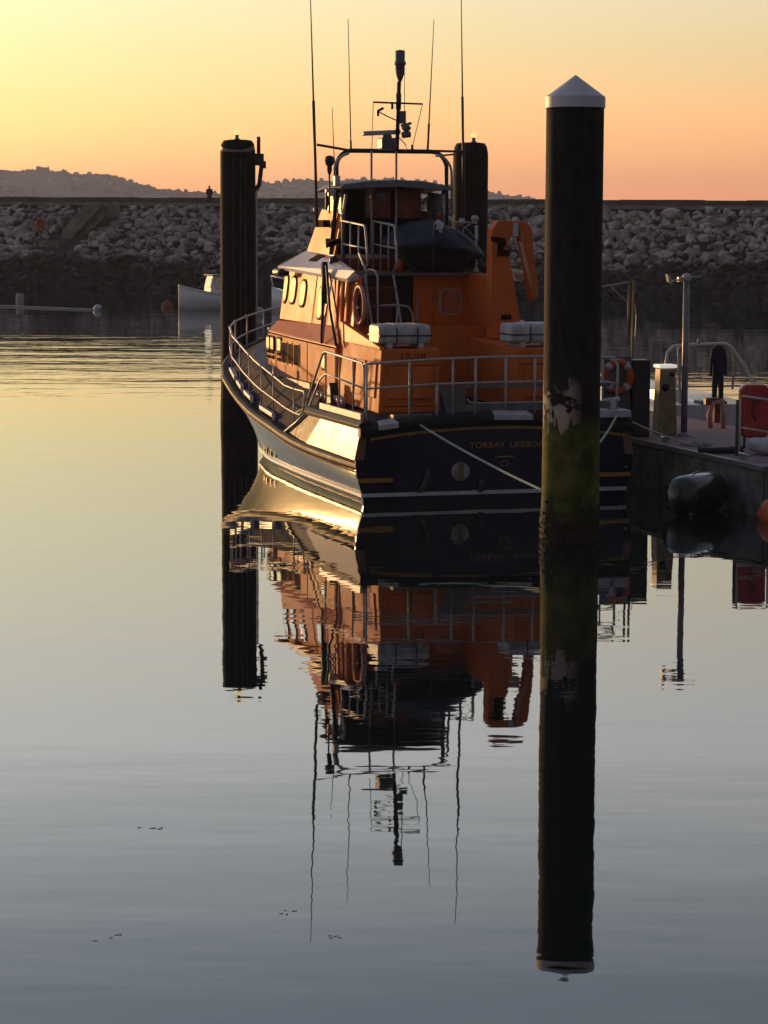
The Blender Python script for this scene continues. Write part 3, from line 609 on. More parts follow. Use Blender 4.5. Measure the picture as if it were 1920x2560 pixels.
for sgn in (-1, 1):
    for (a0, a1) in ((10.08, 10.35), (9.68, 9.96), (8.98, 9.32)): side_window(a0, a1, 2.52, 2.78, LV, boat, sgn=sgn, r=.05)
    for (a0, a1) in ((8.36, 8.88), (7.92, 8.2), (7.28, 7.72)): side_window(a0, a1, 2.27, 2.72, LV, boat, glint, .03, 'vent_grille', orange, sgn, .06)
    side_window(5.05, 5.33, 2.33, 2.62, LV, boat, sgn=sgn, r=.08)
    for (a0, z0) in ((10.1, 2.42), (9.75, 2.42), (10.1, 2.30), (9.75, 2.30), (9.1, 2.40), (9.1, 2.28)): side_window(a0, a0 + .2, z0, z0 + .07, LV, boat, glint, .012, 'small_vent', orange, sgn, .01)

# ---- wheelhouse
WV = lambda w_: 1.81 - .13 * (w_ - 3.2)
whs = MB()
def wsec(u, b, wt): return [(-b, u, 3.18), (-WV(wt) * b / 1.8, u, wt), (WV(wt) * b / 1.8, u, wt), (b, u, 3.18)]
whs.loft([wsec(5.6, 1.8, 4.34), wsec(7.4, 1.8, 4.36), wsec(10.35, 1.8, 4.40)], smooth=False)
whs.hexa([(-1.8, 10.35, 3.1), (1.8, 10.35, 3.1), (1.5, 10.75, 3.1), (-1.5, 10.75, 3.1), (-1.65, 10.35, 4.40), (1.65, 10.35, 4.40), (1.35, 10.4, 4.40), (-1.35, 10.4, 4.40)])
whs.build('wheelhouse', orange, boat, .02)
for sgn in (-1, 1):
    for (a0, a1, z0, z1) in ((9.90, 10.20, 3.60, 4.20), (9.12, 9.58, 3.60, 4.16), (8.20, 8.66, 3.56, 4.10), (6.56, 6.98, 3.34, 4.0)):
        side_window(a0, a1, z0, z1, WV, boat, sgn=sgn, r=.18)
# wheelhouse wings aft and boom stowage clutter on the port one
wg = MB(); wg.hexa([(-1.82, 3.95, 2.98), (-1.66, 3.95, 2.98), (-1.66, 5.62, 3.1), (-1.82, 5.62, 3.1), (-1.67, 4.05, 4.30), (-1.56, 4.05, 4.30), (-1.56, 5.62, 4.34), (-1.67, 5.62, 4.34)]); wg.build('wheelhouse_wing', orange, boat, .02)
wg = MB(); wg.hexa([(1.22, 3.95, 2.85), (1.40, 3.95, 2.85), (1.46, 5.62, 3.0), (1.16, 5.62, 3.0), (1.18, 4.05, 4.30), (1.34, 4.05, 4.30), (1.40, 5.62, 4.34), (1.10, 5.62, 4.34)]); wg.build('wheelhouse_wing', orange, boat, .02)
for (v_, u_) in ((-1.87, 4.35), (-1.87, 4.75), (-1.87, 5.15)):
    q = MB(); q.hexa([(v_, u_, 3.05), (v_ + .07, u_, 3.05), (v_ + .07, u_ + .16, 3.05), (v_, u_ + .16, 3.05), (v_ + .09, u_ + .05, 4.2), (v_ + .14, u_ + .05, 4.2), (v_ + .14, u_ + .21, 4.2), (v_ + .09, u_ + .21, 4.2)]); q.build('stiffener', orange, boat, .01)
for pth, r_, m_ in (([(-2.02, 5.6, 4.52), (-2.06, 5.45, 3.6), (-2.14, 5.2, 2.86)], .035, black), ([(-2.0, 5.35, 4.50), (-2.05, 4.9, 3.6), (-2.12, 4.1, 2.86)], .03, black), ([(-1.98, 5.2, 4.34), (-2.05, 4.35, 3.55), (-2.10, 3.9, 2.9)], .022, lockr), ([(-2.0, 4.9, 4.2), (-2.05, 5.3, 3.4), (-2.12, 5.2, 2.9)], .022, railp)):
    q = MB(); q.tube(pth, r_, 6); q.build('stowed_pole', m_, boat)
q = MB(); q.tube([(-2.0, 5.5, 4.56), (-2.03, 5.42, 4.1), (-2.06, 5.3, 3.7)], .065, 8); q.build('boom_bundle', black, boat)
# roof
for sgn in (-1, 1):
    t_ = .07; pts = [(sgn * 1.86, 10.0, 4.47), (sgn * 1.30, 9.9, 4.76), (sgn * 1.30, 7.42, 4.68), (sgn * 1.86, 3.62, 4.41), (sgn * 1.93, 3.98, 4.24)]
    r_ = MB(); r_.add([*pts, (sgn * 1.93, 10.0, 4.41)], [(0, 1, 2, 3, 4, 5)]); r_.add([(p[0] * .985, p[1], p[2] - t_) for p in [*pts, (sgn * 1.93, 10.0, 4.41)]], [(5, 4, 3, 2, 1, 0)])
    base = [*pts, (sgn * 1.93, 10.0, 4.41)]; low = [(p[0] * .985, p[1], p[2] - t_) for p in base]
    r_.add(base + low, [(i, (i + 1) % 6, (i + 1) % 6 + 6, i + 6) for i in range(6)]); r_.build('roof_wing', roofm, boat)
    f = MB(); f.hexa([(sgn * 1.70, 3.9, 4.22), (sgn * 1.88, 3.9, 4.18), (sgn * 1.88, 10.1, 4.34), (sgn * 1.70, 10.1, 4.36), (sgn * 1.70, 3.9, 4.33), (sgn * 1.915, 3.9, 4.235), (sgn * 1.915, 10.1, 4.40), (sgn * 1.70, 10.1, 4.46)]); f.build('roof_fascia', white, boat)
    # roof hatch and round vent
    hn = MB(); hn.hexa([(sgn * 1.66, 7.55, 4.53), (sgn * 1.42, 7.65, 4.655), (sgn * 1.42, 8.25, 4.675), (sgn * 1.66, 8.2, 4.55), (sgn * 1.66, 7.55, 4.56), (sgn * 1.42, 7.65, 4.685), (sgn * 1.42, 8.25, 4.705), (sgn * 1.66, 8.2, 4.58)]); hn.build('roof_hatch', glint, boat)
    hn = MB(); hn.lathe([(.10, 4.50), (.11, 4.62), (.05, 4.68)], (sgn * 1.62, 6.15, 0), n=12); hn.build('round_vent', black, boat)
rf = MB(); rf.box((-1.32, 7.3, 4.60), (1.32, 10.0, 4.70)); rf.hexa([(-1.32, 10.0, 4.55), (1.32, 10.0, 4.55), (1.1, 10.6, 4.42), (-1.1, 10.6, 4.42), (-1.32, 10.0, 4.70), (1.32, 10.0, 4.70), (1.1, 10.6, 4.50), (-1.1, 10.6, 4.50)]); rf.build('wheelhouse_roof', roofm, boat, .01)
fl = MB(); fl.box((-1.7, 5.15, 4.28), (1.62, 7.35, 4.345)); fl.build('flybridge_floor', grey, boat, .008)
sd_ = MB(); sd_.tube([(-1.97, 10.02, 4.28), (-1.86, 9.5, 4.28)], .09, 10); sd_.build('horn_light', black, boat)

for (u_, z0, z1) in ((7.35, 3.2, 4.3), (6.15, 3.2, 4.28)):
    for sgn in (-1, 1):
        q = MB(); q.tube([(sgn * (WV(z0) + .004), u_, z0), (sgn * (WV(z1) + .004), u_, z1)], .008, 4); q.build('panel_seam', frame_m, boat)
for u_ in (6.6, 4.25, 9.5):
    for sgn in (-1, 1):
        q = MB(); q.tube([(sgn * 2.104, u_, 1.95), (sgn * 2.104, u_, 2.80)], .008, 4); q.build('panel_seam', frame_m, boat)
for (x0, x1, z_) in ((-1.95, -.85, 2.60), (.85, 1.95, 2.60), (-1.98, -.85, 1.80), (.85, 1.98, 1.80)):
    q = MB(); q.tube([(x0, 1.07 + (z_ - 1.66) * .048 - .004, z_), (x1, 1.115 + (z_ - 1.66) * .048 - .006, z_)], .008, 4); q.build('panel_seam', frame_m, boat)
for x_ in (-1.40, 1.42):
    q = MB(); q.tube([(x_, 1.085, 1.80), (x_, 1.125, 2.60)], .008, 4); q.build('panel_seam', frame_m, boat)
for z_ in (2.35, 3.05, 3.75):
    q = MB(); q.box((.40, 5.48, z_), (.50, 5.52, z_ + .05)); q.build('door_hinge', grey, boat)
q = MB(); q.tube([(.05, 5.52, 2.1), (.05, 5.50, 3.9)], .018, 6); q.build('downpipe', railp, boat)
# ---- aft bulkhead and door
ab = MB(); ab.box((-.02, 5.54, 1.80), (1.25, 5.60, 4.28)); ab.build('aft_bulkhead', orange, boat)
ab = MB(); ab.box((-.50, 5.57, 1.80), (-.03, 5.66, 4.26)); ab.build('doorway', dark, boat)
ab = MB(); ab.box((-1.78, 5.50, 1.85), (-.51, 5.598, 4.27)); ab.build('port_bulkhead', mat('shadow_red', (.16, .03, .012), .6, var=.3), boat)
dr = MB(); dr.prism([(p[0], 5.535, p[1]) for p in rounded((.83, 3.05), .80, 2.0, .12)], (0, -.03, 0)); dro = dr.build('door', orange, boat)
wn = MB(); wn.prism([(p[0], 5.50, p[1]) for p in rounded((.79, 3.72), .50, .58, .12)], (0, -.02, 0)); wno = wn.build('door_window', railp, dro)
wn = MB(); wn.prism([(p[0], 5.478, p[1]) for p in rounded((.80, 3.72), .42, .50, .09)], (0, -.006, 0)); wn.build('pane', glass, dro)
q = MB(); q.tube([(1.14, 5.46, 3.9), (1.16, 5.44, 3.4), (1.20, 5.40, 2.9), (1.24, 5.3, 2.4)], .015, 6); q.build('door_cable', railp, boat)
q = MB(); q.tube([(1.0, 3.6, 1.8), (1.0, 3.62, 2.72), (1.06, 3.65, 2.80), (1.25, 3.7, 2.82)], .03, 8); q.build('grab_post', railp, boat)
# companion ladder up to the flybridge
for k in range(6):
    z = 2.15 + k * .37; q = MB(); q.box((-1.22, 3.9 + k * .20, z), (-.62, 4.12 + k * .20, z + .035)); q.build('ladder_tread', lockr if k % 2 else grey, boat)
for v_ in (-1.24, -.60):
    q = MB(); q.tube([(v_, 3.72, 1.85), (v_, 5.1, 4.3)], .028, 6); q.build('ladder_rail', railp, boat)
def curve_rail(name, pts, r=.022, m=railp):
    q = MB(); q.tube(pts, r, 6); return q.build(name, m, boat)
curve_rail('hand_rail', [(-1.30, 4.75, 4.38), (-1.30, 4.45, 4.42), (-1.28, 4.15, 4.40), (-1.26, 4.02, 4.28), (-1.26, 4.0, 3.4), (-1.26, 3.98, 2.2)])
curve_rail('hand_rail', [(-1.30, 5.3, 4.75), (-1.30, 4.75, 4.38), (-1.30, 4.6, 3.0)])
curve_rail('hand_rail', [(-.62, 4.85, 4.0), (-.80, 4.1, 3.75), (-.86, 4.0, 3.1), (-.86, 4.0, 2.2)])
curve_rail('hand_rail', [(-1.22, 3.99, 3.68), (-.86, 4.0, 3.70)], .018); curve_rail('hand_rail', [(-1.22, 3.99, 3.22), (-.5, 4.0, 3.22)], .018)
curve_rail('hand_rail', [(-.86, 4.0, 3.70), (-.60, 4.0, 3.66), (-.5, 4.0, 3.5), (-.5, 4.0, 2.3)], .018)
# gate rails on the flybridge
for v_, ua, ub in ((-1.18, 7.1, 5.25), (-.50, 7.0, 5.35)):
    g = MB(); g.tube([(v_, ua, 4.36), (v_, ua, 5.44), (v_, ub + .1, 5.34), (v_, ub, 5.28), (v_, ub - .15, 4.85), (v_, ub - .18, 4.55), (v_, ub + .15, 4.30)], .026, 8); go = g.build('flybridge_rail', railp, boat)
    g = MB(); g.tube([(v_, ua, 4.94), (v_, ub - .12, 4.85)], .022, 6)
    for k in (.36, .72): g.tube([(v_, ua + (ub - ua) * k, 4.35), (v_, ua + (ub - ua) * k, 5.40)], .018, 6)
    g.build('rail_bar', railp, go)

# ---- flybridge cabin
fw_ = MB()
for sgn in (-1, 1):
    fw_.prism([(sgn * 1.30, 9.85, 4.70), (sgn * 1.30, 7.4, 4.62), (sgn * 1.16, 7.18, 5.58), (sgn * 1.16, 8.95, 5.72)], (-sgn * .06, 0, 0))
fw_.hexa([(-1.28, 9.75, 4.68), (1.28, 9.75, 4.68), (1.28, 9.85, 4.68), (-1.28, 9.85, 4.68), (-1.14, 8.85, 5.72), (1.14, 8.85, 5.72), (1.14, 8.95, 5.72), (-1.14, 8.95, 5.72)]); fw_.build('flybridge_coaming', orange, boat, .01)
for sgn in (-1, 1):
    f = MB(); f.hexa([(sgn * 1.19, 7.1, 5.58), (sgn * 1.19, 8.35, 5.68), (sgn * 1.13, 8.35, 5.68), (sgn * 1.13, 7.1, 5.58), (sgn * 1.15, 7.0, 6.02), (sgn * 1.15, 8.15, 6.10), (sgn * 1.09, 8.15, 6.10), (sgn * 1.09, 7.0, 6.02)]); fo = f.build('side_screen', railp, boat, .008)
    for a0, a1 in ((7.14, 7.56), (7.74, 8.16)):
        g = MB(); g.hexa([(sgn * 1.205, a0 + .03, 5.68), (sgn * 1.205, a1 + .03, 5.70), (sgn * 1.19, a1 + .03, 5.70), (sgn * 1.19, a0 + .03, 5.68), (sgn * 1.168, a0 - .04, 5.98), (sgn * 1.168, a1 - .04, 6.02), (sgn * 1.155, a1 - .04, 6.02), (sgn * 1.155, a0 - .04, 5.98)]); g.build('pane', glass, fo)
    ps = MB(); ps.tube([(sgn * 1.15, 7.15, 4.35), (sgn * 1.15, 7.15, 6.15)], .045, 8); ps.build('canopy_post', grey, boat)
    b_ = MB(); b_.box((sgn * 1.30 - .02 - (.12 if sgn < 0 else -.0), 7.75, 5.30), (sgn * 1.30 + .02, 8.3, 5.46)); b_.build('nav_light_box', glint, boat, .01)
    b_ = MB(); b_.prism([(sgn * 1.52, 7.2, 4.84), (sgn * 1.30, 8.1, 4.96), (sgn * 1.2, 7.2, 4.96)], (0, 0, .10)); b_.build('aerial_bracket', glint, boat, .01)
    b_ = MB(); b_.lathe([(.05, -.02), (.05, .02)], (sgn * 1.27, 7.6, 5.08), n=10, axis='x'); b_.build('deck_socket', glint, boat)
cn = MB(); cv = []
secs = []
for u, dz in ((6.85, 0), (7.4, .03), (8.3, .02), (8.95, -.05)):
    secs.append([(-1.30, u, 6.13 + dz), (-1.22, u, 6.22 + dz), (-.7, u, 6.30 + dz), (0, u, 6.33 + dz), (.7, u, 6.30 + dz), (1.22, u, 6.20 + dz), (1.30, u, 6.10 + dz), (1.2, u, 6.12 + dz), (0, u, 6.19 + dz), (-1.2, u, 6.13 + dz)])
cn.loft(secs, smooth=False); cn.build('canopy', mat('canopy_grey', (.20, .205, .22), .6, var=.2), boat)
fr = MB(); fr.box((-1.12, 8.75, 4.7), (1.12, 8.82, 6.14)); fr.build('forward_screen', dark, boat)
bx = MB(); bx.box((-1.10, 7.25, 4.36), (1.10, 7.33, 4.62)); bx.build('cabin_sill', lockr, boat)
for (a0, a1) in ((-.42, .06), (.16, .76)):
    lk_ = MB(); lk_.box((a0, 7.55, 5.50), (a1, 8.0, 6.12)); lo = lk_.build('overhead_locker', lockr, boat, .02)
    lk_ = MB(); lk_.box((a0 + .04, 7.535, 5.56), (a1 - .04, 7.549, 6.05)); lk_.build('locker_front', lockr, lo)
nt_ = MB(); nt_.box((-.28, 7.525, 5.90), (-.06, 7.534, 6.06)); nt_.build('notice', mat('notice_grey', (.25, .22, .19), .7), boat)
nt_ = MB(); nt_.tube(arc((.98, 7.5, 5.80), .20, -70, 180, 10), .02, 6); nt_.tube([(.98, 7.55, 4.6), (.98, 7.55, 5.7)], .06, 8); nt_.build('seat_frame', grey, boat)
for v_ in (-.45, .12):
    q = MB(); q.tube([(v_, 7.35, 4.36), (v_, 7.35, 6.97)], .026, 8); q.build('mast_support', railp, boat)

# ---- goalpost mast, yard, radar and aerials
gp = MB(); ga_ = [(-1.30, 7.6, 4.7), (-1.22, 7.6, 5.6)] + [(-1.18, 7.6, 6.3)] + arc((-.82, 7.6, 6.62), .36, 175, 90, 6) + arc((1.0, 7.6, 6.62), .36, 90, 5, 6) + [(1.36, 7.6, 6.3), (1.38, 7.6, 4.7)]
gp.tube(ga_, .05, 8); gp.build('goalpost_mast', black, boat)
gp = MB(); gp.tube([(-1.27, 7.45, 5.9)] + arc((-.86, 7.5, 6.52), .40, 170, 100, 5), .03, 6); gp.tube(arc((1.03, 7.5, 6.50), .42, 80, 5, 5) + [(1.46, 7.45, 5.6)], .03, 6); gp.build('mast_brace', railp, boat)
gp = MB(); gp.tube([(-1.63, 7.6, 7.10), (-.85, 7.6, 6.98)], .028, 6); gp.tube([(1.0, 7.6, 7.0), (1.74, 7.6, 6.99)], .026, 6); gp.tube([(1.1, 7.6, 6.88), (1.55, 7.6, 6.93)], .02, 6); gp.build('aerial_arm', black, boat)
ws = mat('whip_aerial', (.09, .05, .03), .5)
def whip(x_, w0, w1, lean, mid, r=.028):
    q = MB(); q.tube([(x_, 7.6, w0), (x_ + lean * (mid - w0) / (w1 - w0), 7.6, mid)], r, 6); q.tube([(x_ + lean * (mid - w0) / (w1 - w0), 7.6, mid), (x_ + lean, 7.6, w1)], r * .62, 6, r1=.007); q.build('whip_aerial', ws, boat)
whip(-1.62, 5.30, 10.9, -.17, 8.05, .034); whip(1.78, 5.5, 10.9, -.11, 8.2, .030)
whip(-.85, 7.0, 9.84, -.07, 7.2, .024); whip(.92, 7.0, 9.88, .13, 7.6, .026); whip(-1.22, 6.5, 7.92, -.06, 6.8, .018)
ms = MB(); ms.tube([(0, 6.9, 6.95), (0, 6.8, 8.0), (0, 6.75, 8.45)], .045, 8); ms.tube([(0, 6.8, 7.85), (0, 6.78, 8.2)], .06, 8); ms.build('mast', black, boat)
ms = MB(); ms.lathe([(.035, 8.45), (.10, 8.62), (.105, 8.80), (.13, 8.81), (.13, 8.87), (.105, 8.88), (.105, 9.11), (.02, 9.13)], (0.02, 6.75, 0), n=14); ms.build('masthead_light', grey, boat)
ms = MB(); ms.tube([(-.57, 6.8, 8.0), (.55, 6.8, 7.98)], .02, 6); ms.tube([(-.57, 6.8, 8.0), (-.57, 6.9, 7.0)], .008, 4); ms.tube([(.55, 6.8, 7.98), (.33, 6.9, 6.95)], .008, 4); ms.tube([(.14, 6.8, 7.3), (.12, 6.78, 9.15)], .012, 5); ms.tube([(-.14, 6.8, 7.86), (-.14, 6.8, 8.0)], .03, 6); ms.build('yard', black, boat)
ms = MB(); ms.tube([(0, 6.8, 7.6), (-.25, 6.8, 7.7), (-.46, 6.8, 7.80)], .014, 5); ms.box((-.50, 6.78, 7.70), (-.44, 6.82, 7.82)); ms.tube([(-.48, 6.8, 7.80), (-.34, 6.8, 7.88)], .028, 6); ms.build('wind_sensor', black, boat)
ms = MB(); ms.box((.02, 6.75, 7.55), (.16, 6.9, 7.82)); ms.tube([(.05, 6.75, 7.5), (.28, 6.75, 7.56)], .03, 6); ms.lathe([(.03, .08), (.09, 0), (.09, -.05), (.02, -.12)], (.17, 6.7, 7.45), n=10, axis='x'); ms.tube([(.06, 6.7, 7.30), (.24, 6.7, 7.32)], .07, 8); ms.build('mast_lamp', grey, boat)
rd = MB(); rd.box((-.38, 6.75, 6.99), (-.04, 7.15, 7.24)); rd.lathe([(.12, 7.24), (.09, 7.32)], (-.21, 6.95, 0), n=12); ro = rd.build('radar', grey, boat, .03)
rd = MB(); rd.hexa([(-.80, 6.72, 7.27), (.12, 7.0, 7.33), (.10, 7.12, 7.33), (-.82, 6.84, 7.27), (-.80, 6.72, 7.37), (.12, 7.0, 7.43), (.10, 7.12, 7.43), (-.82, 6.84, 7.37)]); rd.build('scanner_bar', offw, ro, .02)
rd = MB(); rd.tube([(.05, 6.9, 7.25), (.2, 6.9, 7.1), (.22, 6.9, 6.9)], .012, 5); rd.tube([(.5, 7.4, 6.98), (.5, 7.4, 7.12)], .03, 6); rd.build('mast_cable', black, boat)
sl_ = MB(); sl_.tube([(-1.42, 7.3, 5.6), (-1.42, 7.3, 6.6)], .02, 6); sl_.lathe([(.03, 6.45), (.06, 6.55), (.05, 6.62), (.085, 6.66), (.11, 6.74), (.09, 6.83), (.03, 6.86)], (-1.42, 7.3, 0), n=14); sl_.build('searchlight', black, boat)
sl_ = MB(); sl_.box((-1.50, 7.2, 6.05), (-1.30, 7.4, 6.13)); sl_.box((-1.32, 7.2, 6.2), (-1.2, 7.35, 6.42)); sl_.box((-1.36, 7.6, 5.98), (-1.24, 7.7, 6.08)); sl_.build('aerial_base', offw, boat, .01)
sl_ = MB(); sl_.tube([(-1.62, 7.9, 5.68), (-1.45, 7.9, 5.70)], .045, 8); sl_.build('side_lamp', offw, boat)
# starboard aft stanchion with fittings
q = MB(); q.tube([(1.28, 5.2, 4.35), (1.28, 5.2, 5.35)], .035, 8); q.lathe([(.07, 4.35), (.07, 4.37), (.035, 4.45)], (1.28, 5.2, 0), n=10); q.build('stanchion', offw, boat)
q = MB(); q.tube([(.75, 5.3, 5.42), (1.3, 5.2, 5.40)], .018, 6); q.lathe([(.05, 5.42), (.09, 5.5), (.05, 5.56)], (1.26, 5.25, 0), n=8); q.lathe([(.05, 5.36), (.08, 5.4), (.05, 5.5)], (1.02, 5.4, 0), n=8); q.tube(arc((1.15, 5.2, 5.18), .18, 90, 190, 5), .012, 5); q.build('aft_lamp', railp, boat)

# ---- crane on the starboard quarter
cb = MB()
U = 3.42
cb.prism([(1.04, U, 3.0), (1.70, U, 3.0), (1.66, U, 3.45), (1.50, U, 4.3), (1.37, U, 4.92), (1.40, U, 5.04), (1.48, U, 5.13), (1.58, U, 5.10), (1.64, U, 5.43), (1.17, U, 5.45), (1.03, U, 5.24), (1.03, U, 4.2)], (0, .34, 0)); co = cb.build('crane', orange2, boat, .02)
cb = MB(); cb.prism([(1.60, U - .02, 5.43), (1.66, U - .02, 5.02), (1.80, U - .02, 4.45), (1.92, U - .02, 3.82), (1.99, U - .02, 3.78), (2.06, U - .02, 3.9), (1.98, U - .02, 4.6), (1.90, U - .02, 5.28), (1.80, U - .02, 5.40)], (0, .3, 0)); cb.build('crane_arm', orange2, co, .02)
cb = MB(); cb.tube([(1.64, U - .04, 5.0), (1.95, U - .04, 3.85)], .035, 8); cb.build('arm_lit_edge', mat('lit_edge_pale', (.6, .34, .2), .35), co)  # pale tube puts the sunlit left side of the arm into colour
cb = MB(); cb.box((1.48, U - .03, 5.12), (1.60, U - .022, 5.40)); cb.build('crane_label', offw, co)
cb = MB(); cb.prism([(1.02, U - .03, 5.12), (1.30, U - .03, 5.08), (1.34, U - .03, 4.95), (1.25, U - .03, 4.86), (1.42, U - .03, 4.82), (1.40, U - .03, 4.7), (1.15, U - .03, 4.72), (1.16, U - .03, 4.98), (1.02, U - .03, 5.02)], (0, .06, 0)); cb.build('crane_hose', glint, co)
cb = MB(); cb.box((1.24, U - .03, 3.40), (1.46, U - .022, 3.5)); cb.build('crane_plate', glint, co)

# ---- rails
def rail_line(off, dz, u0, u1, n, r=.024, nm='guard_rail', sgn=-1, tail=None):
    pts = [(sgn * (bh(u0 + (u1 - u0) * i / n) - off), u0 + (u1 - u0) * i / n, sh(u0 + (u1 - u0) * i / n) + dz(u0 + (u1 - u0) * i / n)) for i in range(n + 1)]
    if tail: pts = tail + pts
    q = MB(); q.tube(pts, r, 6); q.build(nm, railp, boat)
for sgn in (-1, 1):
    top = lambda u: lerp([4.4, 6, 8, 10, 13.5, 17.2], [1.05, .95, 1.06, 1.08, .92, .72], u)
    rail_line(.20, top, 4.4, 17.1, 40, sgn=sgn, tail=[(sgn * 2.73, 4.25, 1.72), (sgn * 2.74, 4.3, 1.84)])
    rail_line(.20, lambda u: top(u) * .50, 4.7, 16.9, 40, .02, sgn=sgn, tail=[(sgn * 2.74, 4.35, 1.86), (sgn * 2.74, 4.42, 1.50)])
    for u in (5.2, 7.0, 8.1, 9.3, 10.4, 11.6, 12.8, 13.9, 14.9, 15.9):
        b = sgn * (bh(u) - .20); q = MB(); q.tube([(b, u, sh(u) + .05), (b, u, sh(u) + top(u))], .018, 6); q.lathe([(.04, sh(u) + top(u) - .03), (.04, sh(u) + top(u) + .03)], (b, u, 0), n=8); q.build('stanchion', railp, boat)
    q = MB(); q.tube([(sgn * 2.58, .25, 1.62), (sgn * 2.60, .25, 2.60), (sgn * 2.60, .38, 2.70), (sgn * 2.60, 3.15, 2.79), (sgn * 2.62, 3.3, 2.74), (sgn * 2.70, 4.32, 1.66)], .026, 8); q.build('guard_rail', railp, boat)
    q = MB(); q.tube([(sgn * 2.60, .25, 2.22), (sgn * 2.60, 3.15, 2.34), (sgn * 2.63, 3.5, 2.2), (sgn * 2.72, 4.0, 1.62)], .02, 6); q.build('guard_rail', railp, boat)
    for u in (1.05, 2.08, 3.14): q = MB(); q.tube([(sgn * 2.60, u, 1.62), (sgn * 2.60, u, 2.72 + u * .02)], .02, 6); q.lathe([(.06, 1.62), (.045, 1.72)], (sgn * 2.60, u, 0), n=8); q.build('stanchion', railp, boat)
q = MB(); q.tube([(-2.60, .30, 2.68), (-2.5, .15, 2.70), (-1.2, .15, 2.77), (0, .15, 2.80), (1.2, .15, 2.80), (2.5, .15, 2.76), (2.60, .30, 2.70)], .024, 8); q.build('stern_rail', railp, boat)
q = MB(); q.tube([(-2.58, .15, 2.22), (-1.2, .15, 2.29), (0, .15, 2.31), (1.2, .15, 2.31), (2.58, .15, 2.26)], .02, 6); q.build('stern_rail', railp, boat)
for x_, z1, rr in ((-2.58, 2.68, .022), (-1.72, 2.74, .026), (-1.17, 2.31, .03), (-.85, 2.77, .024), (-.39, 2.79, .028), (.23, 2.80, .026), (.83, 2.80, .024), (1.5, 2.79, .024), (2.1, 2.78, .024)):
    q = MB(); q.tube([(x_, .15, cam_(x_) + .0), (x_, .15, z1)], rr, 6); q.build('stern_stanchion', railp, boat)
q = MB(); pan = [(-1.14, .15, 2.26), (2.4, .15, 2.22), (2.4, .15, 1.92), (-.35, .15, 1.94), (-.52, .15, 2.02), (-.55, .15, 2.10), (-.50, .15, 2.18), (-.66, .15, 1.76), (-1.0, .15, 1.76)]
q = MB(); q.prism([(-1.13, .15, 2.26), (-.60, .15, 2.26), (-.60, .15, 1.74), (-.98, .15, 1.74)], (0, -.02, 0)); q.build('weather_board', grey, boat)
q = MB(); q.box((-.59, .13, 1.76), (2.4, .15, 1.90)); q.build('weather_board', grey, boat)
q = MB(); q.box((-.59, .13, 2.20), (2.4, .15, 2.27)); q.build('weather_board', grey, boat)
q = MB(); q.tube([(-.56, .14, 2.0), (-.52, .14, 1.93), (-.3, .14, 1.91), (2.4, .14, 1.91)], .014, 6); q.build('board_trim', railp, boat)
# cleats and bollards forward, deck lockers
for (v_, u_, z) in ((-.9, 14.6, 2.56), (-.25, 14.9, 2.60), (.2, 13.8, 2.55)):
    q = MB(); q.tube([(v_, u_, z), (v_, u_, z + .28)], .09, 10); q.tube([(v_ - .16, u_, z + .22), (v_ + .16, u_, z + .22)], .05, 8); q.build('bollard', white, boat)
q = MB(); q.box((-2.28, 5.7, 1.86), (-2.18, 10.2, 1.98)); q.build('toe_board', grey, boat)
q = MB(); q.tube([(-2.42, 8.3, 1.86), (-2.42, 8.3, 2.2)], .05, 8); q.build('air_pipe', offw, boat)
q = MB()
for k in range(7): q.tube([(-2.24 - .02, 5.0 - k * .32, 1.86), (-2.24, 5.0 - k * .32, 1.66)], .05, 8)
q.build('deck_pipes', white, boat)
q = MB(); q.prism([(-2.35, 4.05, 1.6), (-2.35, 3.65, 1.6), (-2.35, 3.72, 2.0), (-2.35, 3.85, 2.12), (-2.35, 3.98, 2.0)], (.18, 0, 0)); q.build('fender_bag', black, boat, .03)
q = MB(); q.tube([(-2.75, 5.0, 1.42), (-2.72, 4.4, 1.55), (-2.4, 3.5, 1.7)], .022, 6); q.build('coiled_line', ropeg, boat)

# ---- loose gear on the lifeboat (things of their own)
def raft(label, u, v0, v1):
    c0 = BW(u, (v0 + v1) / 2, 2.93); o = thing('life_raft', c0, label, 'life raft', rz=TH, group='white life raft canisters')
    hw_ = (v1 - v0) / 2; q = MB(); secs = []
    for x_, k in ((-hw_, .80), (-hw_ + .05, .96), (-hw_ + .12, .90), (-hw_ + .18, 1), (-hw_ + .25, .93), (-hw_ + .31, 1), (hw_ - .15, 1), (hw_ - .05, .93), (hw_, .76)):
        secs.append([(x_, p[0], p[1]) for p in rounded((0, .275), .84 * k, .40 * k, .09 * k)])
    q.loft(secs, smooth=True); q.build('canister', offw, o)
    q = MB(); q.box((-hw_ - .005, -.428, .235), (hw_ + .005, .428, .262)); q.build('seam_band', black, o)
    for x_ in (-hw_ * .35, hw_ * .45):
        q = MB(); q.tube([(x_, p[0] * 1.02, .27 + (p[1] - .27) * 1.05) for p in rounded((0, .27), .86, .38, .14)], .014, 5, closed=True); q.build('lashing', black, o)
    for x_ in (-hw_ * .6, hw_ * .6):
        q = MB(); q.box((x_ - .05, -.40, .0), (x_ + .05, .40, .10)); q.build('foot', offw, o)
    return o
raft('white ribbed life raft canister on the casing left of the stern, near the lifebuoy', 1.62, -2.02, -.95)
raft('white life raft canister under the orange crane, partly behind the capped pile', 1.62, .72, 1.90)
c0 = BW(3.75, -1.72, 3.70); lr = thing('lifebuoy', c0, 'pale pink lifebuoy seen edge-on at the wheelhouse rear corner', 'lifebuoy', rz=TH + R(3))
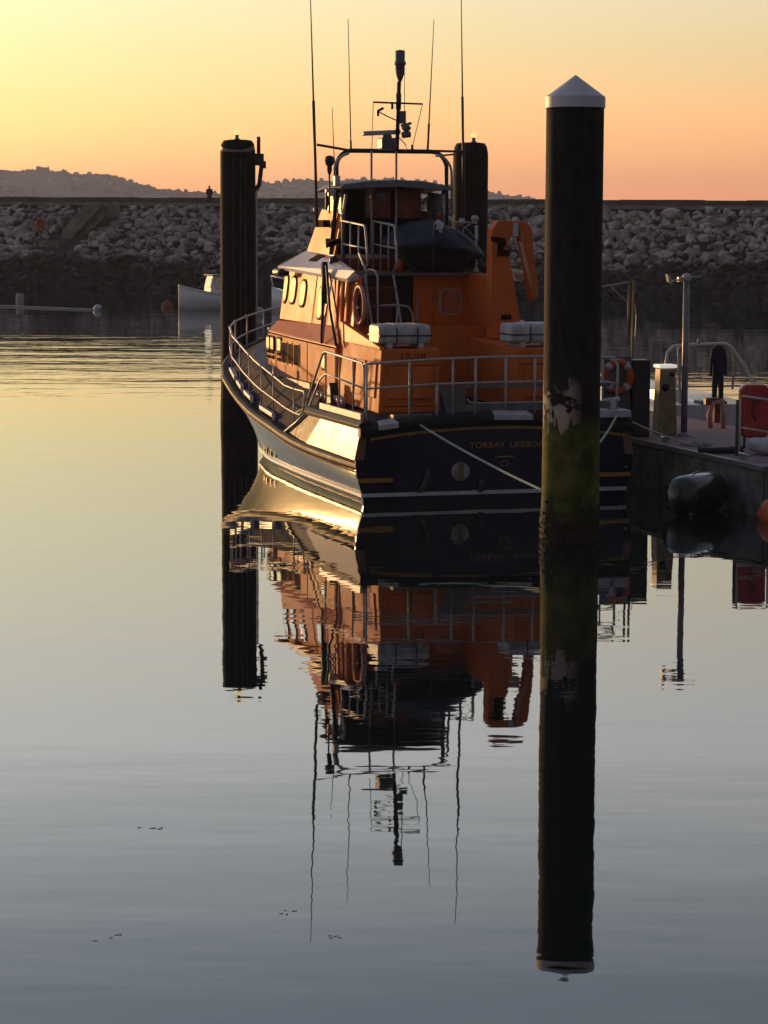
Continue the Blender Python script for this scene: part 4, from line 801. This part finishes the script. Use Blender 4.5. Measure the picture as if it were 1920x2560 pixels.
torus(MB(), (0, 0, 0), .31, .045, 'x', 28, 8, sz=1.25).build('ring', ringp, lr); MB().lathe([(.26, -.01), (.26, .01)], (.05, 0, 0), n=20, axis='x').build('backing', glint, lr)
MB().lathe([(.035, -.02), (.02, .02)], (-.03, 0, -.05), n=8, axis='x').build('clip', offw, lr)
# tarpaulin covered boat
tb = MB(); nseg = 72; rings = []
c0 = (6.15, .62)
for i in range(25):
    t = i / 24; ring_ = []
    for j in range(nseg):
        a_ = 2 * math.pi * j / nseg
        if t < .42: rr = .52 + .51 * (t / .42) ** 1.2
        else: rr = 1.03 * (1 - ((t - .42) / .58) ** 1.7) ** .75 if t < 1 else .02
        z_ = 4.36 + 1.12 * t
        fold = (.045 * abs(math.sin(a_ * 4.5 + 2.0 * t)) + .13 * mnoise.noise(Vector((math.cos(a_) * 2.6, math.sin(a_) * 2.6, t * 5)))) * min(1, 3 * (1 - t) + .1) * 1.0
        x_ = (rr + fold) * math.cos(a_); y_ = (rr + fold) * 1.35 * math.sin(a_)
        ring_.append((x_ - .10 * t, y_, z_ + (.06 * math.sin(a_ * 3)) * (1 - t) - (.10 * x_ if t > .3 else 0)))
    rings.append(ring_)
tb.loft(rings, smooth=True)
tbo = thing('covered_tender', BW(6.0, .58, 0), 'small inflatable tender under a dark blue tarpaulin on the flybridge floor', 'tender', rz=TH)
tb.build('tarpaulin', tarp, tbo)
q = MB(); q.tube([(-.25, -.95, 5.30), (-.16, -.98, 5.24), (-.12, -.9, 5.36), (-.22, -.85, 5.42)], .06, 6); q.tube([(-.18, -1.0, 5.22), (-.12, -1.08, 5.08)], .04, 6, r1=.01); q.build('rope_tuft', offw, tbo)
for a_ in (.5, 1.7, 2.9, 4.3, 5.3):
    q = MB(); q.tube([(1.06 * r__ * math.cos(a_), 1.42 * r__ * math.sin(a_), z__) for r__, z__ in ((.60, 4.42), (1.0, 4.82), (1.01, 5.0), (.80, 5.25), (.45, 5.42))], .012, 5); q.build('lashing', grey, tbo)
q = MB(); q.tube([(-.98 + .06, -.45, 4.35), (-.9, -.5, 4.62)], .11, 10, r1=.07); q.build('orange_drybag', ringo, tbo)

# ================================================================== PILES
def pile(name, X, Y, H, r, m, label, cone, lampy):
    o = thing(name, (X, Y, 0), label, 'mooring pile')
    q = MB(); n = 40; prof = []
    zs = [-4, 0, .4, .8, 1.2, 1.6, 2.0, 2.4, 3, 4, 5, 6, 7, H - .55 if cone else H - .42]
    for z in zs: prof.append((r * (1.05 if z < .7 else (1.015 if z < 2 else 1)), z))
    if not cone: prof += [(r * .99, H - .30), (r * .93, H - .12), (r * .80, H - .02), (r * .5, H)]
    q.lathe(prof, n=n); q.build('shaft', m, o)
    if cone:
        q = MB(); q.lathe([(r * 1.04, H - .54), (r * 1.04, H - .36), (r * .52, H - .175), (.01, H)], n=n)
        for f_ in range(len(q.sm)): q.sm[f_] = True
        c_ = q.build('cap', mat('pile_cap_' + name, (.62, .59, .64), .5, var=.08, vscale=3), o); em = c_.modifiers.new('es', 'EDGE_SPLIT'); em.split_angle = R(20)
        q = MB(); torus(q, (0, 0, 0), 0.001, .001); 
    if lampy:
        q = MB(); q.lathe([(.10, H), (.05, H + .05), (.045, H + .12), (.09, H + .13)], (lampy, 0, 0), n=10); q.build('lamp_base', grey, o)
        q = MB(); q.lathe([(.055, H + .13), (.08, H + .18), (.065, H + .24), (.02, H + .27)], (lampy, 0, 0), n=12); q.build('lamp_globe', lamp, o)
    return o
# weed clumps round the waterline are part of the near pile
big = pile('mooring_pile', 3.16, 40.46, 7.80, .482, pilem, 'nearest tall steel pile with white conical cap and green weed below', True, None)
q = MB(); rnd = random.Random(9)
for k in range(320):
    a_ = rnd.uniform(0, 6.28); z = abs(rnd.gauss(0, .24)); rr = .495; s_ = rnd.uniform(.015, .036)
    if z > 1.0: continue
    put(q, rnd.choice(crowns), (rr * math.cos(a_), rr * math.sin(a_), z), (s_ * 1.2, s_ * 1.2, s_ * 1.6), a_)
wk = q.build('mussel_growth', mat('mussels', (.030, .024, .014), .7, var=.5, vscale=12), big, fixn=False); wk['kind'] = 'stuff'
lp = pile('mooring_pile', -4.05, 66.6, 7.70, .485, pile2, 'left far pile beside the lifeboat bow with amber lamp and bracket', False, -.02)
rp_ = pile('mooring_pile', 2.36, 67.0, 7.66, .485, pile2, 'dark pile behind the flybridge with amber lamp, right of the radar', False, .08)
q = MB(); q.add([(.46 * math.cos(j * math.pi / 16), -.10 + .40 * math.sin(j * math.pi / 16) - .0, 7.56 + .16 * math.sin(j * math.pi / 16)) for j in range(32)] + [(.47 * math.cos(j * math.pi / 16), -.06 + .41 * math.sin(j * math.pi / 16), 7.46 + .14 * math.sin(j * math.pi / 16)) for j in range(32)], [tuple(range(32)), tuple(range(63, 31, -1))] + [(j, (j + 1) % 32, (j + 1) % 32 + 32, j + 32) for j in range(32)]); q.build('slanted_lid', mat('lid_purple', (.30, .24, .25), .6), lp)
q = MB(); q.box((.44, -.25, 7.00), (.72, -.05, 7.32)); q.box((.60, -.22, 6.92), (.78, -.08, 7.12)); q.tube([(.58, -.15, 7.3), (.58, -.15, 7.78)], .05, 8); q.tube([(.66, -.15, 7.0), (.60, -.15, 6.5), (.52, -.1, 6.35)], .06, 8); q.box((.46, -.2, 6.3), (.52, -.1, 6.42)); q.build('bracket', black, lp)
q = MB(); q.tube([(.52, -.15, 6.35), (.52, -.15, .2)], .022, 6); q.build('cable_conduit', railp, lp)
for a_ in (-100, -78, -62):
    q = MB(); q.tube([(.492 * math.cos(R(a_)), .492 * math.sin(R(a_)), 1.5), (.492 * math.cos(R(a_)), .492 * math.sin(R(a_)), 7.2)], .016, 5); q.build('weld_seam', mat('seam_%d' % a_, (.06, .05, .045), .6), lp)

# ---- mooring ropes
def rope(name, a_, b_, sag, label, r=.022, m=ropeg, n=14):
    pts = [tuple(a_[k] + (b_[k] - a_[k]) * i / n - (4 * sag * (i / n) * (1 - i / n) if k == 2 else 0) for k in range(3)) for i in range(n + 1)]
    q = MB(); q.tube(pts, r, 7); return tag(q.build(name, m), label, 'rope', 'mooring lines of the lifeboat')
rope('mooring_rope', BW(-.16, -1.60, 1.53), (2.78, 40.2, .84), .05, 'pale green mooring line from the lifeboat stern to the capped pile')
rope('mooring_rope', BW(-.12, 2.45, 1.66), (3.52, 40.75, 1.5), .08, 'short pale line right of the capped pile from the stern bollard')
rope('mooring_rope', BW(.2, 2.45, 1.70), BW(-.6, 3.9, 1.05), .05, 'slack pale line from the stern bollard down to the pontoon', r=.018, m=ropew)

# ================================================================== PONTOON AND ITS GEAR
pt = MB(); pt_o = thing('pontoon', BO, 'grey floating pontoon with purple-grey deck alongside the lifeboat', 'pontoon', rz=TH)
pt.box((3.88, -3.9, .86), (7.35, 34, .92)); pt.build('deck_surface', deckp, pt_o)
for k in range(9):
    u0 = -3.86 + k * 4.2; q = MB(); q.box((3.84, u0 + .02, -.35), (4.1, u0 + 4.16, .85)); q.build('side_panel', fasc, pt_o, .02)
q = MB(); q.box((3.9, -3.9, -.35), (7.3, -3.7, .855)); q.build('end_panel', fasc, pt_o, .02)
q = MB(); q.box((3.80, -3.92, .86), (3.93, 34, .96)); q.build('edge_kerb', grey, pt_o, .01)
q = MB(); q.box((4.15, -5.6, .2), (7.3, -4.0, .80)); q.build('timber_finger', mat('wet_timber', (.07, .05, .04), .85, var=.4, vscale=3, bump=.4), pt_o)
fd = thing('fender', BW(-2.75, 3.02, .36), 'big black cylindrical fender floating between lifeboat stern and pontoon', 'fender', rz=TH + R(-52))
q = MB(); q.lathe([(.05, -.86), (.20, -.82), (.33, -.70), (.38, -.5), (.38, .5), (.33, .70), (.20, .82), (.05, .86)], n=24, axis='y'); q.build('body', mat('fender_black', (.012, .012, .012), .28, coat=.5, var=.3), fd)
q = MB(); q.tube([(-.40, .80, .10), (-.10, .2, .40), (.05, -.3, .40)], .012, 5); q.tube([(-.1, .84, .2), (-.36, .86, -.1), (-.30, .8, -.34), (0, .3, -.34), (.2, -.6, -.32)], .018, 5); q.build('lashing', ropew, fd)
by = thing('orange_float', BW(-4.35, 4.1, .12), 'orange float half out of frame below the pontoon end', 'float')
q = MB(); q.lathe([(.02, -.4), (.35, -.28), (.55, 0), (.42, .24), (.12, .40), (.02, .42)], n=20); q.build('body', ringo, by)
ct = thing('lifebuoy', BW(3.0, 3.70, 2.20), 'orange and white lifebuoy hung beside the dark post, right of the capped pile', 'lifebuoy', rz=TH + R(-10))
torus(MB(), (0, 0, 0), .27, .085, 'y', 30, 10, sz=1.12).build('ring', ringo, ct)
for a_ in (45, 135, 225, 315):
    q = MB(); q.tube([(.27 * math.cos(R(a_ + d_)), 0, .30 * math.sin(R(a_ + d_))) for d_ in (-11, 0, 11)], .089, 10); q.build('white_band', offw, ct)
q = MB(); q.box((-.30, .08, -.75), (.30, .11, .42)); q.build('backboard', grey, ct)
q = MB(); q.tube([(-.34, -.02, .38), (.0, .02, .34), (.35, .02, .30)], .012, 5); q.build('grab_line', ropeg, ct)
sp = MB(); sp.box((-.2, -.2, -1), (.2, .2, 2.55)); so2 = sp.build('guide_post', black, None, .02); so2.location = BW(3.1, 4.20, 0); so2.rotation_euler = (0, 0, TH)
tag(so2, 'square dark steel guide post between orange lifebuoy and cream cabinet', 'post')
cab = thing('service_cabinet', BW(3.5, 4.98, .92), 'tall cream service pedestal with white lit cap on the pontoon', 'cabinet', rz=TH)
q = MB(); q.hexa([(-.22, -.2, 0), (.22, -.2, 0), (.2, .2, 0), (-.2, .2, 0), (-.17, -.15, 1.42), (.17, -.15, 1.42), (.17, .15, 1.42), (-.17, .15, 1.42)]); q.build('body', cream, cab, .02)
q = MB(); q.box((-.2, -.18, 1.43), (.2, .18, 1.50)); q.build('cap', mat('pedestal_light', (.8, .78, .72), .4, emis=(1, .92, .82), estr=.55), cab, .01)
q = MB(); q.lathe([(.085, -.02), (.085, .02)], (-.06, -.172, 1.02), n=14, axis='y'); q.lathe([(.05, -.02), (.05, .02)], (.08, -.165, 1.30), n=10, axis='y'); q.build('socket', black, cab)
lpst = thing('camera_post', BW(3.07, 5.25, .92), 'tall grey steel post with small floodlight arm, right of the cream pedestal', 'post', rz=TH)
q = MB(); q.tube([(0, 0, 0), (0, 0, 3.28)], .068, 12); q.lathe([(.13, 0), (.13, .03), (.07, .08)], n=12); q.build('pole', mat('galvanised', (.26, .28, .30), .45, metal=.4, var=.2, vscale=4), lpst)
q = MB(); q.lathe([(.07, 3.28), (.10, 3.30), (.09, 3.40), (.02, 3.44)], n=12); q.tube([(.0, 0, 3.36), (.35, 0, 3.38)], .012, 5); q.build('finial', offw, lpst)
q = MB(); q.tube([(0, 0, 3.30), (-.18, 0, 3.30), (-.33, 0, 3.28)], .02, 6); q.box((-.20, -.05, 3.26), (-.10, .05, 3.36)); q.hexa([(-.42, -.05, 3.26), (-.33, -.05, 3.22), (-.33, .07, 3.22), (-.42, .07, 3.26), (-.46, -.05, 3.42), (-.40, -.05, 3.40), (-.40, .07, 3.40), (-.46, .07, 3.42)]); q.build('floodlight', offw, lpst)
dv = thing('davit', BW(7.5, 5.85, .92), 'thin yellowish davit mast with horizontal arm behind the orange lifebuoy', 'davit', rz=TH)
q = MB(); q.tube([(0, 0, 0), (0, 0, 3.2)], .03, 6); q.tube([(-.11, 0, 1.7), (-.11, 0, 3.18)], .03, 6); q.tube([(0.06, 0, 1.9), (0.08, 0, 2.4), (0, 0, 2.9)], .012, 5); q.build('mast', yel, dv)
q = MB(); q.tube([(-.08, 0, 3.16), (-.78, 0, 3.06)], .02, 6); q.tube([(-.10, 0, 2.66), (-.55, 0, 3.05)], .010, 5); q.build('arm', railp, dv)
# red lifebuoy housing
rb = thing('lifebuoy_locker', BW(-.1, 5.38, .92), 'red plastic lifebuoy locker on a stand at the right edge of the pontoon', 'locker', rz=R(8))
q = MB(); q.loft([[(p[0], y_, p[1]) for p in rounded((0, .76),   .56 * k, 1.06 * k, .13 * k)] for y_, k in ((-.16, .93), (-.13, 1), (.12, 1), (.16, .95))], smooth=True); q.build('housing', redp, rb)
q = MB(); q.tube([(.02, -.17, .98), (-.06, -.172, .88), (-.07, -.172, .74), (.0, -.172, .58)], .035, 6, r1=.02); q.lathe([(.075, -.01), (.075, .01)], (0, -.168, .98), n=10, axis='y'); q.build('symbol', redd, rb)
q = MB(); q.tube([(-.15, .1, 0), (-.15, .1, .3)], .03, 6); q.tube([(.15, .1, 0), (.15, .1, .3)], .03, 6); q.build('stand', grey, rb)
gr = thing('guard_frame', BW(-1.6, 4.72, .92), 'weathered grey tubular guard frame in front of the red locker', 'guard frame', rz=R(-18))
q = MB(); q.tube([(-.30, 0, -.05), (-.30, 0, 1.12), (-.26, 0, 1.16), (.26, 0, 1.10), (.30, 0, 1.06), (.30, 0, -.3)], .022, 6); q.build('hoop', railp, gr)
q = MB(); q.tube([(-.30, 0, .55), (.30, 0, .47)], .018, 6); q.build('mid_bar', railp, gr)
q = MB(); q.tube([(-.34, .05, -.1), (-.34, .05, 1.08)], .05, 6); q.build('timber_post', mat('old_timber', (.12, .11, .07), .9, var=.4, vscale=6), gr)
oc = thing('deck_hoist', BW(4.9, 6.85, .92), 'small orange deck hoist with bent legs standing on the pontoon', 'hoist', rz=TH)
q = MB(); q.tube([(-.22, -.1, 0), (-.24, -.05, .3), (-.12, 0, .55), (.1, 0, .58)], .055, 8); q.build('leg', ringp, oc)
q = MB(); q.tube([(.08, -.1, -.02), (.12, -.05, .3), (.1, 0, .62)], .055, 8); q.build('leg', ringp, oc)
q = MB(); q.box((-.30, -.02, .50), (.05, .14, .66)); q.box((-.08, .0, .1), (.06, .12, .5)); q.build('drum', lockr, oc, .02)
dn = thing('dinghy', BW(-1.7, 5.75, .92), 'white inflatable dinghy lying on the pontoon under the red locker', 'dinghy', rz=R(75))
for s_ in (-1, 1):
    q = MB(); q.tube([(s_ * .28, -.9, .15), (s_ * .30, -.7, .15), (s_ * .30, .5, .15), (s_ * .18, .85, .17), (0.0, 1.0, .19)], .14, 12); q.build('side_tube', offw, dn)
q = MB(); q.box((-.28, -.75, .1), (.28, .7, .14)); q.build('floor', grey, dn)
bg_ = MB(); bg_.loft([[( -.5 + .12 * i, math.cos(a_ * 6.28 / 8) * .14 * math.sin(.4 + i * .32), .05 + math.sin(a_ * 6.28 / 8) * .07) for a_ in range(8)] for i in range(9)], smooth=True); b2 = bg_.build('hose_coil', black, None); b2.location = BW(-.9, 4.35, .94); b2.rotation_euler = (0, 0, R(20)); tag(b2, 'flattened black hose heap on the pontoon edge by the frame', 'hose')

for (u_, v_) in ((1.2, 4.05), (-2.6, 4.05), (6.2, 4.05)):
    c_ = thing('cleat', BW(u_, v_, .96), 'galvanised cleat on the pontoon edge ' + {1.2: 'below the grey camera post', -2.6: 'above the black fender', 6.2: 'behind the square guide post'}[u_], 'cleat', rz=TH)
    q = MB(); q.tube([(0, -.22, .10), (0, .22, .10)], .025, 8); q.box((-.03, -.09, 0), (.03, -.05, .10)); q.box((-.03, .05, 0), (.03, .09, .10)); q.box((-.05, -.12, 0), (.05, .12, .012)); q.build('horn', rail, c_)
rc = MB(); pts = []
for i in range(70):
    a_ = i * .55; r_ = .10 + .0035 * i; pts.append((r_ * math.cos(a_), r_ * math.sin(a_), .02 + .012 * (i % 5)))
rc.tube(pts, .014, 5); rco = rc.build('rope_coil', ropew); rco.location = BW(.9, 4.6, .925); tag(rco, 'small pale rope coil on the pontoon deck near the camera post', 'rope coil')
# white workboat beyond the pontoon with hoop frame
wb = thing('workboat', BW(9.6, 8.75, 0), 'white open workboat with tubular hoop behind the pontoon', 'workboat', rz=TH)
q = MB(); q.loft([[(-b, u, .95 + k), (-b * .96, u, .3), (-b * .5, u, -.2), (b * .5, u, -.2), (b * .96, u, .3), (b, u, .95 + k)] for u, b, k in ((0, 1.15, .12), (2.5, 1.2, .2), (4.4, .95, .3), (5.6, .45, .45), (6.2, .04, .55))], smooth=True); q.build('hull', white, wb)
q = MB(); q.box((-1.05, .1, .55), (1.05, 4.2, .6)); q.build('sole', deckg, wb)
q = MB(); q.hexa([(-.95, 1.0, .6), (-.25, 1.0, .6), (-.25, 2.0, .6), (-.95, 2.0, .6), (-.85, 1.1, 1.38), (-.28, 1.1, 1.38), (-.28, 1.8, 1.38), (-.85, 1.8, 1.38)]); q.build('console', white, wb, .03)
q = MB(); q.hexa([(-.84, 1.2, 1.39), (-.30, 1.2, 1.39), (-.30, 1.24, 1.39), (-.84, 1.24, 1.39), (-.76, 1.4, 1.66), (-.34, 1.4, 1.66), (-.34, 1.44, 1.66), (-.76, 1.44, 1.66)]); q.build('windscreen', glass, wb)
q = MB(); q.box((-.2, .1, .6), (.5, .6, 1.15)); q.build('engine_cover', grey, wb, .04)
q = MB(); q.tube([(-1.16, .2, 1.0), (-1.10, .2, 2.05), (-1.06, .2, 2.34), (-.92, .2, 2.48), (-.6, .2, 2.52), (.45, .2, 2.54), (.62, .2, 2.44), (1.0, .2, 1.95), (1.25, .2, 1.45), (1.32, .2, 1.0)], .038, 8); q.build('hoop_frame', mat('hoop_pale', (.85, .80, .74), .35), wb)
q = MB(); q.tube([(-.66, .3, 1.0), (-.72, .3, 2.2), (-.74, .3, 2.42), (-.6, .25, 2.52)], .036, 8); q.tube([(.62, .2, 2.44), (.78, .4, 2.0), (.80, .5, 1.4)], .03, 6); q.tube([(-.6, .2, 1.5), (1.2, .2, 1.5)], .022, 6); q.tube([(-.25, .2, 2.54), (-.25, .2, 2.66)], .04, 6); q.build('frame_brace', railp, wb)
sv = thing('oilskin_suit', BW(9.75, 9.00, .0), 'dark blue waterproof suit hanging from the workboat hoop', 'suit', rz=TH)
q = MB(); q.loft([[( (b * math.cos(a_ * 6.283 / 12)) + c_, .08 * math.sin(a_ * 6.283 / 12) * (b / .3 + .4), z) for a_ in range(12)] for z, b, c_ in ((2.50, .07, 0), (2.44, .22, 0), (2.30, .27, 0), (2.0, .23, .01), (1.75, .24, 0), (1.55, .25, 0))], smooth=True); q.build('jacket', blue, sv)
for s_ in (-1, 1):
    q = MB(); q.tube([(s_ * .13, 0, 1.58), (s_ * .14, 0, 1.2), (s_ * .15, 0, 1.16)], .11, 8, r1=.08); q.build('trouser_leg', blue, sv)
    q = MB(); q.tube([(s_ * .22, 0, 2.40), (s_ * .30, 0, 2.1), (s_ * .31, 0, 1.75)], .07, 8, r1=.05); q.build('sleeve', blue, sv)

sv.scale = (.62, .8, 1.0)
# ================================================================== FAR SMALL CRAFT AND BUOYS
def small_boat(loc, rz, label, L_=5.6):
    o = thing('small_boat', loc, label, 'boat', rz=rz, group='small boats moored off the breakwater')
    # local y = bow direction
    q = MB(); q.loft([[(-b, u, 1.0 + k), (-b * .93, u, .45 + k * .4), (-b * .55, u, -.1), (b * .55, u, -.1), (b * .93, u, .45 + k * .4), (b, u, 1.0 + k)] for u, b, k in ((-2.4, .95, 0), (-1, 1.1, 0), (.8, 1.08, .1), (2.0, .72, .35), (2.8, .28, .55), (3.1, .03, .65))], smooth=True); ho_ = q.build('hull', boatw, o)
    q = MB(); q.loft([[(-b, u, .92 + k), (-b - .04, u, .96 + k), (-b - .04, u, 1.04 + k), (-b + .06, u, 1.05 + k), (b - .06, u, 1.05 + k), (b + .04, u, 1.04 + k), (b + .04, u, .96 + k), (b, u, .92 + k)] for u, b, k in ((-2.4, .95, 0), (-1, 1.1, 0), (.8, 1.08, .1), (2.0, .72, .35), (2.8, .28, .55), (3.1, .04, .65))], smooth=False); q.build('gunwale', boatw, o)
    q = MB(); q.hexa([(-.78, -.7, 1.0), (.78, -.7, 1.0), (.70, .9, 1.1), (-.70, .9, 1.1), (-.72, -.7, 2.25), (.72, -.7, 2.25), (.62, .65, 2.25), (-.62, .65, 2.25)]); ca = q.build('cabin', boatw, o, .04)
    q = MB(); q.box((-.85, -1.3, 2.26), (.85, .8, 2.34)); q.build('cabin_roof', cream, o, .02)
    for s_ in (-1, 1):
        q = MB(); q.hexa([(s_ * .775, -.1, 1.45), (s_ * .775, .6, 1.45), (s_ * .76, .6, 1.45), (s_ * .76, -.1, 1.45), (s_ * .745, -.1, 2.08), (s_ * .72, .5, 2.08), (s_ * .70, .5, 2.08), (s_ * .72, -.1, 2.08)]); q.build('cabin_window', glass, ca)
    q = MB(); q.hexa([(-.60, .86, 1.45), (.60, .86, 1.45), (.60, .88, 1.45), (-.60, .88, 1.45), (-.55, .70, 2.12), (.55, .70, 2.12), (.55, .72, 2.12), (-.55, .72, 2.12)]); q.build('front_window', glass, ca)
    q = MB(); q.box((-.7, -1.6, 1.0), (.7, -.72, 1.9)); q.build('cuddy_opening', dark, o)
    q = MB(); q.tube([(.2, -.6, 2.3), (.2, -.6, 4.2)], .03, 5); q.tube([(-.3, -.6, 2.34), (-.3, -.6, 2.9)], .02, 5); q.build('aerial', grey, o)
    return o
sb1 = small_boat((-11.15, 161.5, 0), R(116), 'small white cabin boat half hidden by the left pile, windows sunlit')
sb2 = thing('moored_motorboat', (-6.35, 158, 0), 'white motorboat with flared bow rail glimpsed between left pile and wheelhouse', 'boat', rz=R(75), group='small boats moored off the breakwater')
q = MB(); q.loft([[(-b, u, 1.4 + k), (-b * .85, u, .7 + k * .5), (-b * .4, u, -.1), (b * .4, u, -.1), (b * .85, u, .7 + k * .5), (b, u, 1.4 + k)] for u, b, k in ((-4, 1.2, 0), (-1, 1.3, 0), (.2, .9, .2), (.9, .45, .45), (1.4, .03, .6))], smooth=True); q.build('hull', boatw, sb2)
q = MB(); q.tube([(-1.1, -2, 2.2), (-.9, -.2, 2.6), (-.1, 1.4, 2.9), (.9, -.2, 2.6), (1.1, -2, 2.2)], .05, 6); q.tube([(-.1, 1.4, 2.9), (0, 1.3, 2.0)], .05, 6); q.tube([(-.9, -.2, 2.6), (-.8, 0, 1.6)], .04, 6); q.build('bow_rail', boatw, sb2)
q = MB(); q.box((-.8, -3.4, 1.4), (.8, -.8, 2.3)); q.build('cabin', boatw, sb2, .1)
sb2.scale = (.8, .8, .8); sb1.scale = (.92, .92, 1.0)
def buoy(name, loc, r, m, label, cat='buoy', h=1.0):
    o = thing(name, loc, label, cat); q = MB(); q.lathe([(r * math.sin(a_) if 0 < a_ < 3.14 else .01, -r * h * math.cos(a_)) for a_ in [i * math.pi / 10 for i in range(11)]], (0, 0, r * .35), n=16); q.build('float_ball', m, o); return o
b1 = buoy('mooring_buoy', (-18.9, 158.6, 0), .30, offw, 'white round buoy at the right end of the floating line')
q = MB(); q.tube([(.22, -.25, .1), (.3, -.26, .05), (.26, -.27, .2)], .05, 6); q.build('eye', black, b1)
b2_ = thing('mooring_buoy', (-26.3, 177.0 - 3.5, 0), 'beige drum buoy standing on the floating line far left', 'buoy'); q = MB(); q.lathe([(.26, -.2), (.29, 0), (.28, .62), (.18, .70)], n=14); q.build('drum', mat('drum_beige', (.42, .38, .33), .7), b2_)
b3 = buoy('mooring_buoy', (-7.9, 151, 0), .36, mat('ball_grey', (.36, .37, .40), .5), 'grey striped ball buoy between the left pile and the wheelhouse', h=1.1)
q = MB(); torus(q, (0, 0, .12), .37, .03, 'y', 20, 6); q.build('band', black, b3)
b4 = thing('mooring_buoy', (-15.0, 166, 0), 'dull red conical buoy ahead of the small white boat', 'buoy'); q = MB(); q.lathe([(.1, -.3), (.42, -.05), (.36, .2), (.08, .5)], n=14); q.build('cone', mat('buoy_red', (.22, .06, .03), .7), b4)
q = MB(); pts = [(-42 + i * .8, 181.2 - 3.0 - i * .66 * .93 + .15 * math.sin(i * 1.3), .03) for i in range(30)]
q.tube([(-40, 176.5, .04)] + [(-40 + 21 * t + .0, 176.5 - 17.6 * t * t ** .2 + .2 * math.sin(t * 40), .05) for t in [i / 30 for i in range(1, 31)]], .05, 6); fo_ = q.build('floating_line', ropew); tag(fo_, 'pale floating boom line with buoys on the far water', 'floating line')
q = MB(); q.tube([(-15.0, 166, .4), (-13.9, 163.5, 1.0), (-13.7, 162.6, 1.6)], .02, 4); q.build('buoy_line', ropew, b4)

# drifting weed and feathers on the near water
fm = mat('drift_feather', (.5, .5, .5), .8); driftm = mat('drift_weed', (.30, .30, .28), .8); 
for k, (px_, py_, s_, lab) in enumerate([(-2.05, 17.3, .10, 'pale scrap of drifting weed low in the left corner'), (-2.05, 20.5, .12, 'faint foam scum patch left of the mast reflection'), (-.73, 17.95, .07, 'tiny feathers drifting below the aerial reflections'), (-.35, 17.3, .06, 'small dark twig drifting near the picture bottom')]):
    q = MB(); rr_ = random.Random(k)
    for j in range(5):
        x_, y_ = rr_.uniform(-s_, s_), rr_.uniform(-s_ * 1.2, s_ * 1.2)
        put(q, rr_.choice(crowns), (x_, y_, .002), (s_ * rr_.uniform(.12, .35), s_ * rr_.uniform(.1, .25), .003), rr_.uniform(-.5, .5))
    o = q.build('drift_debris', fm if k in (0, 1) else driftm, fixn=False); o.location = (px_, py_, 0); tag(o, lab, 'debris')
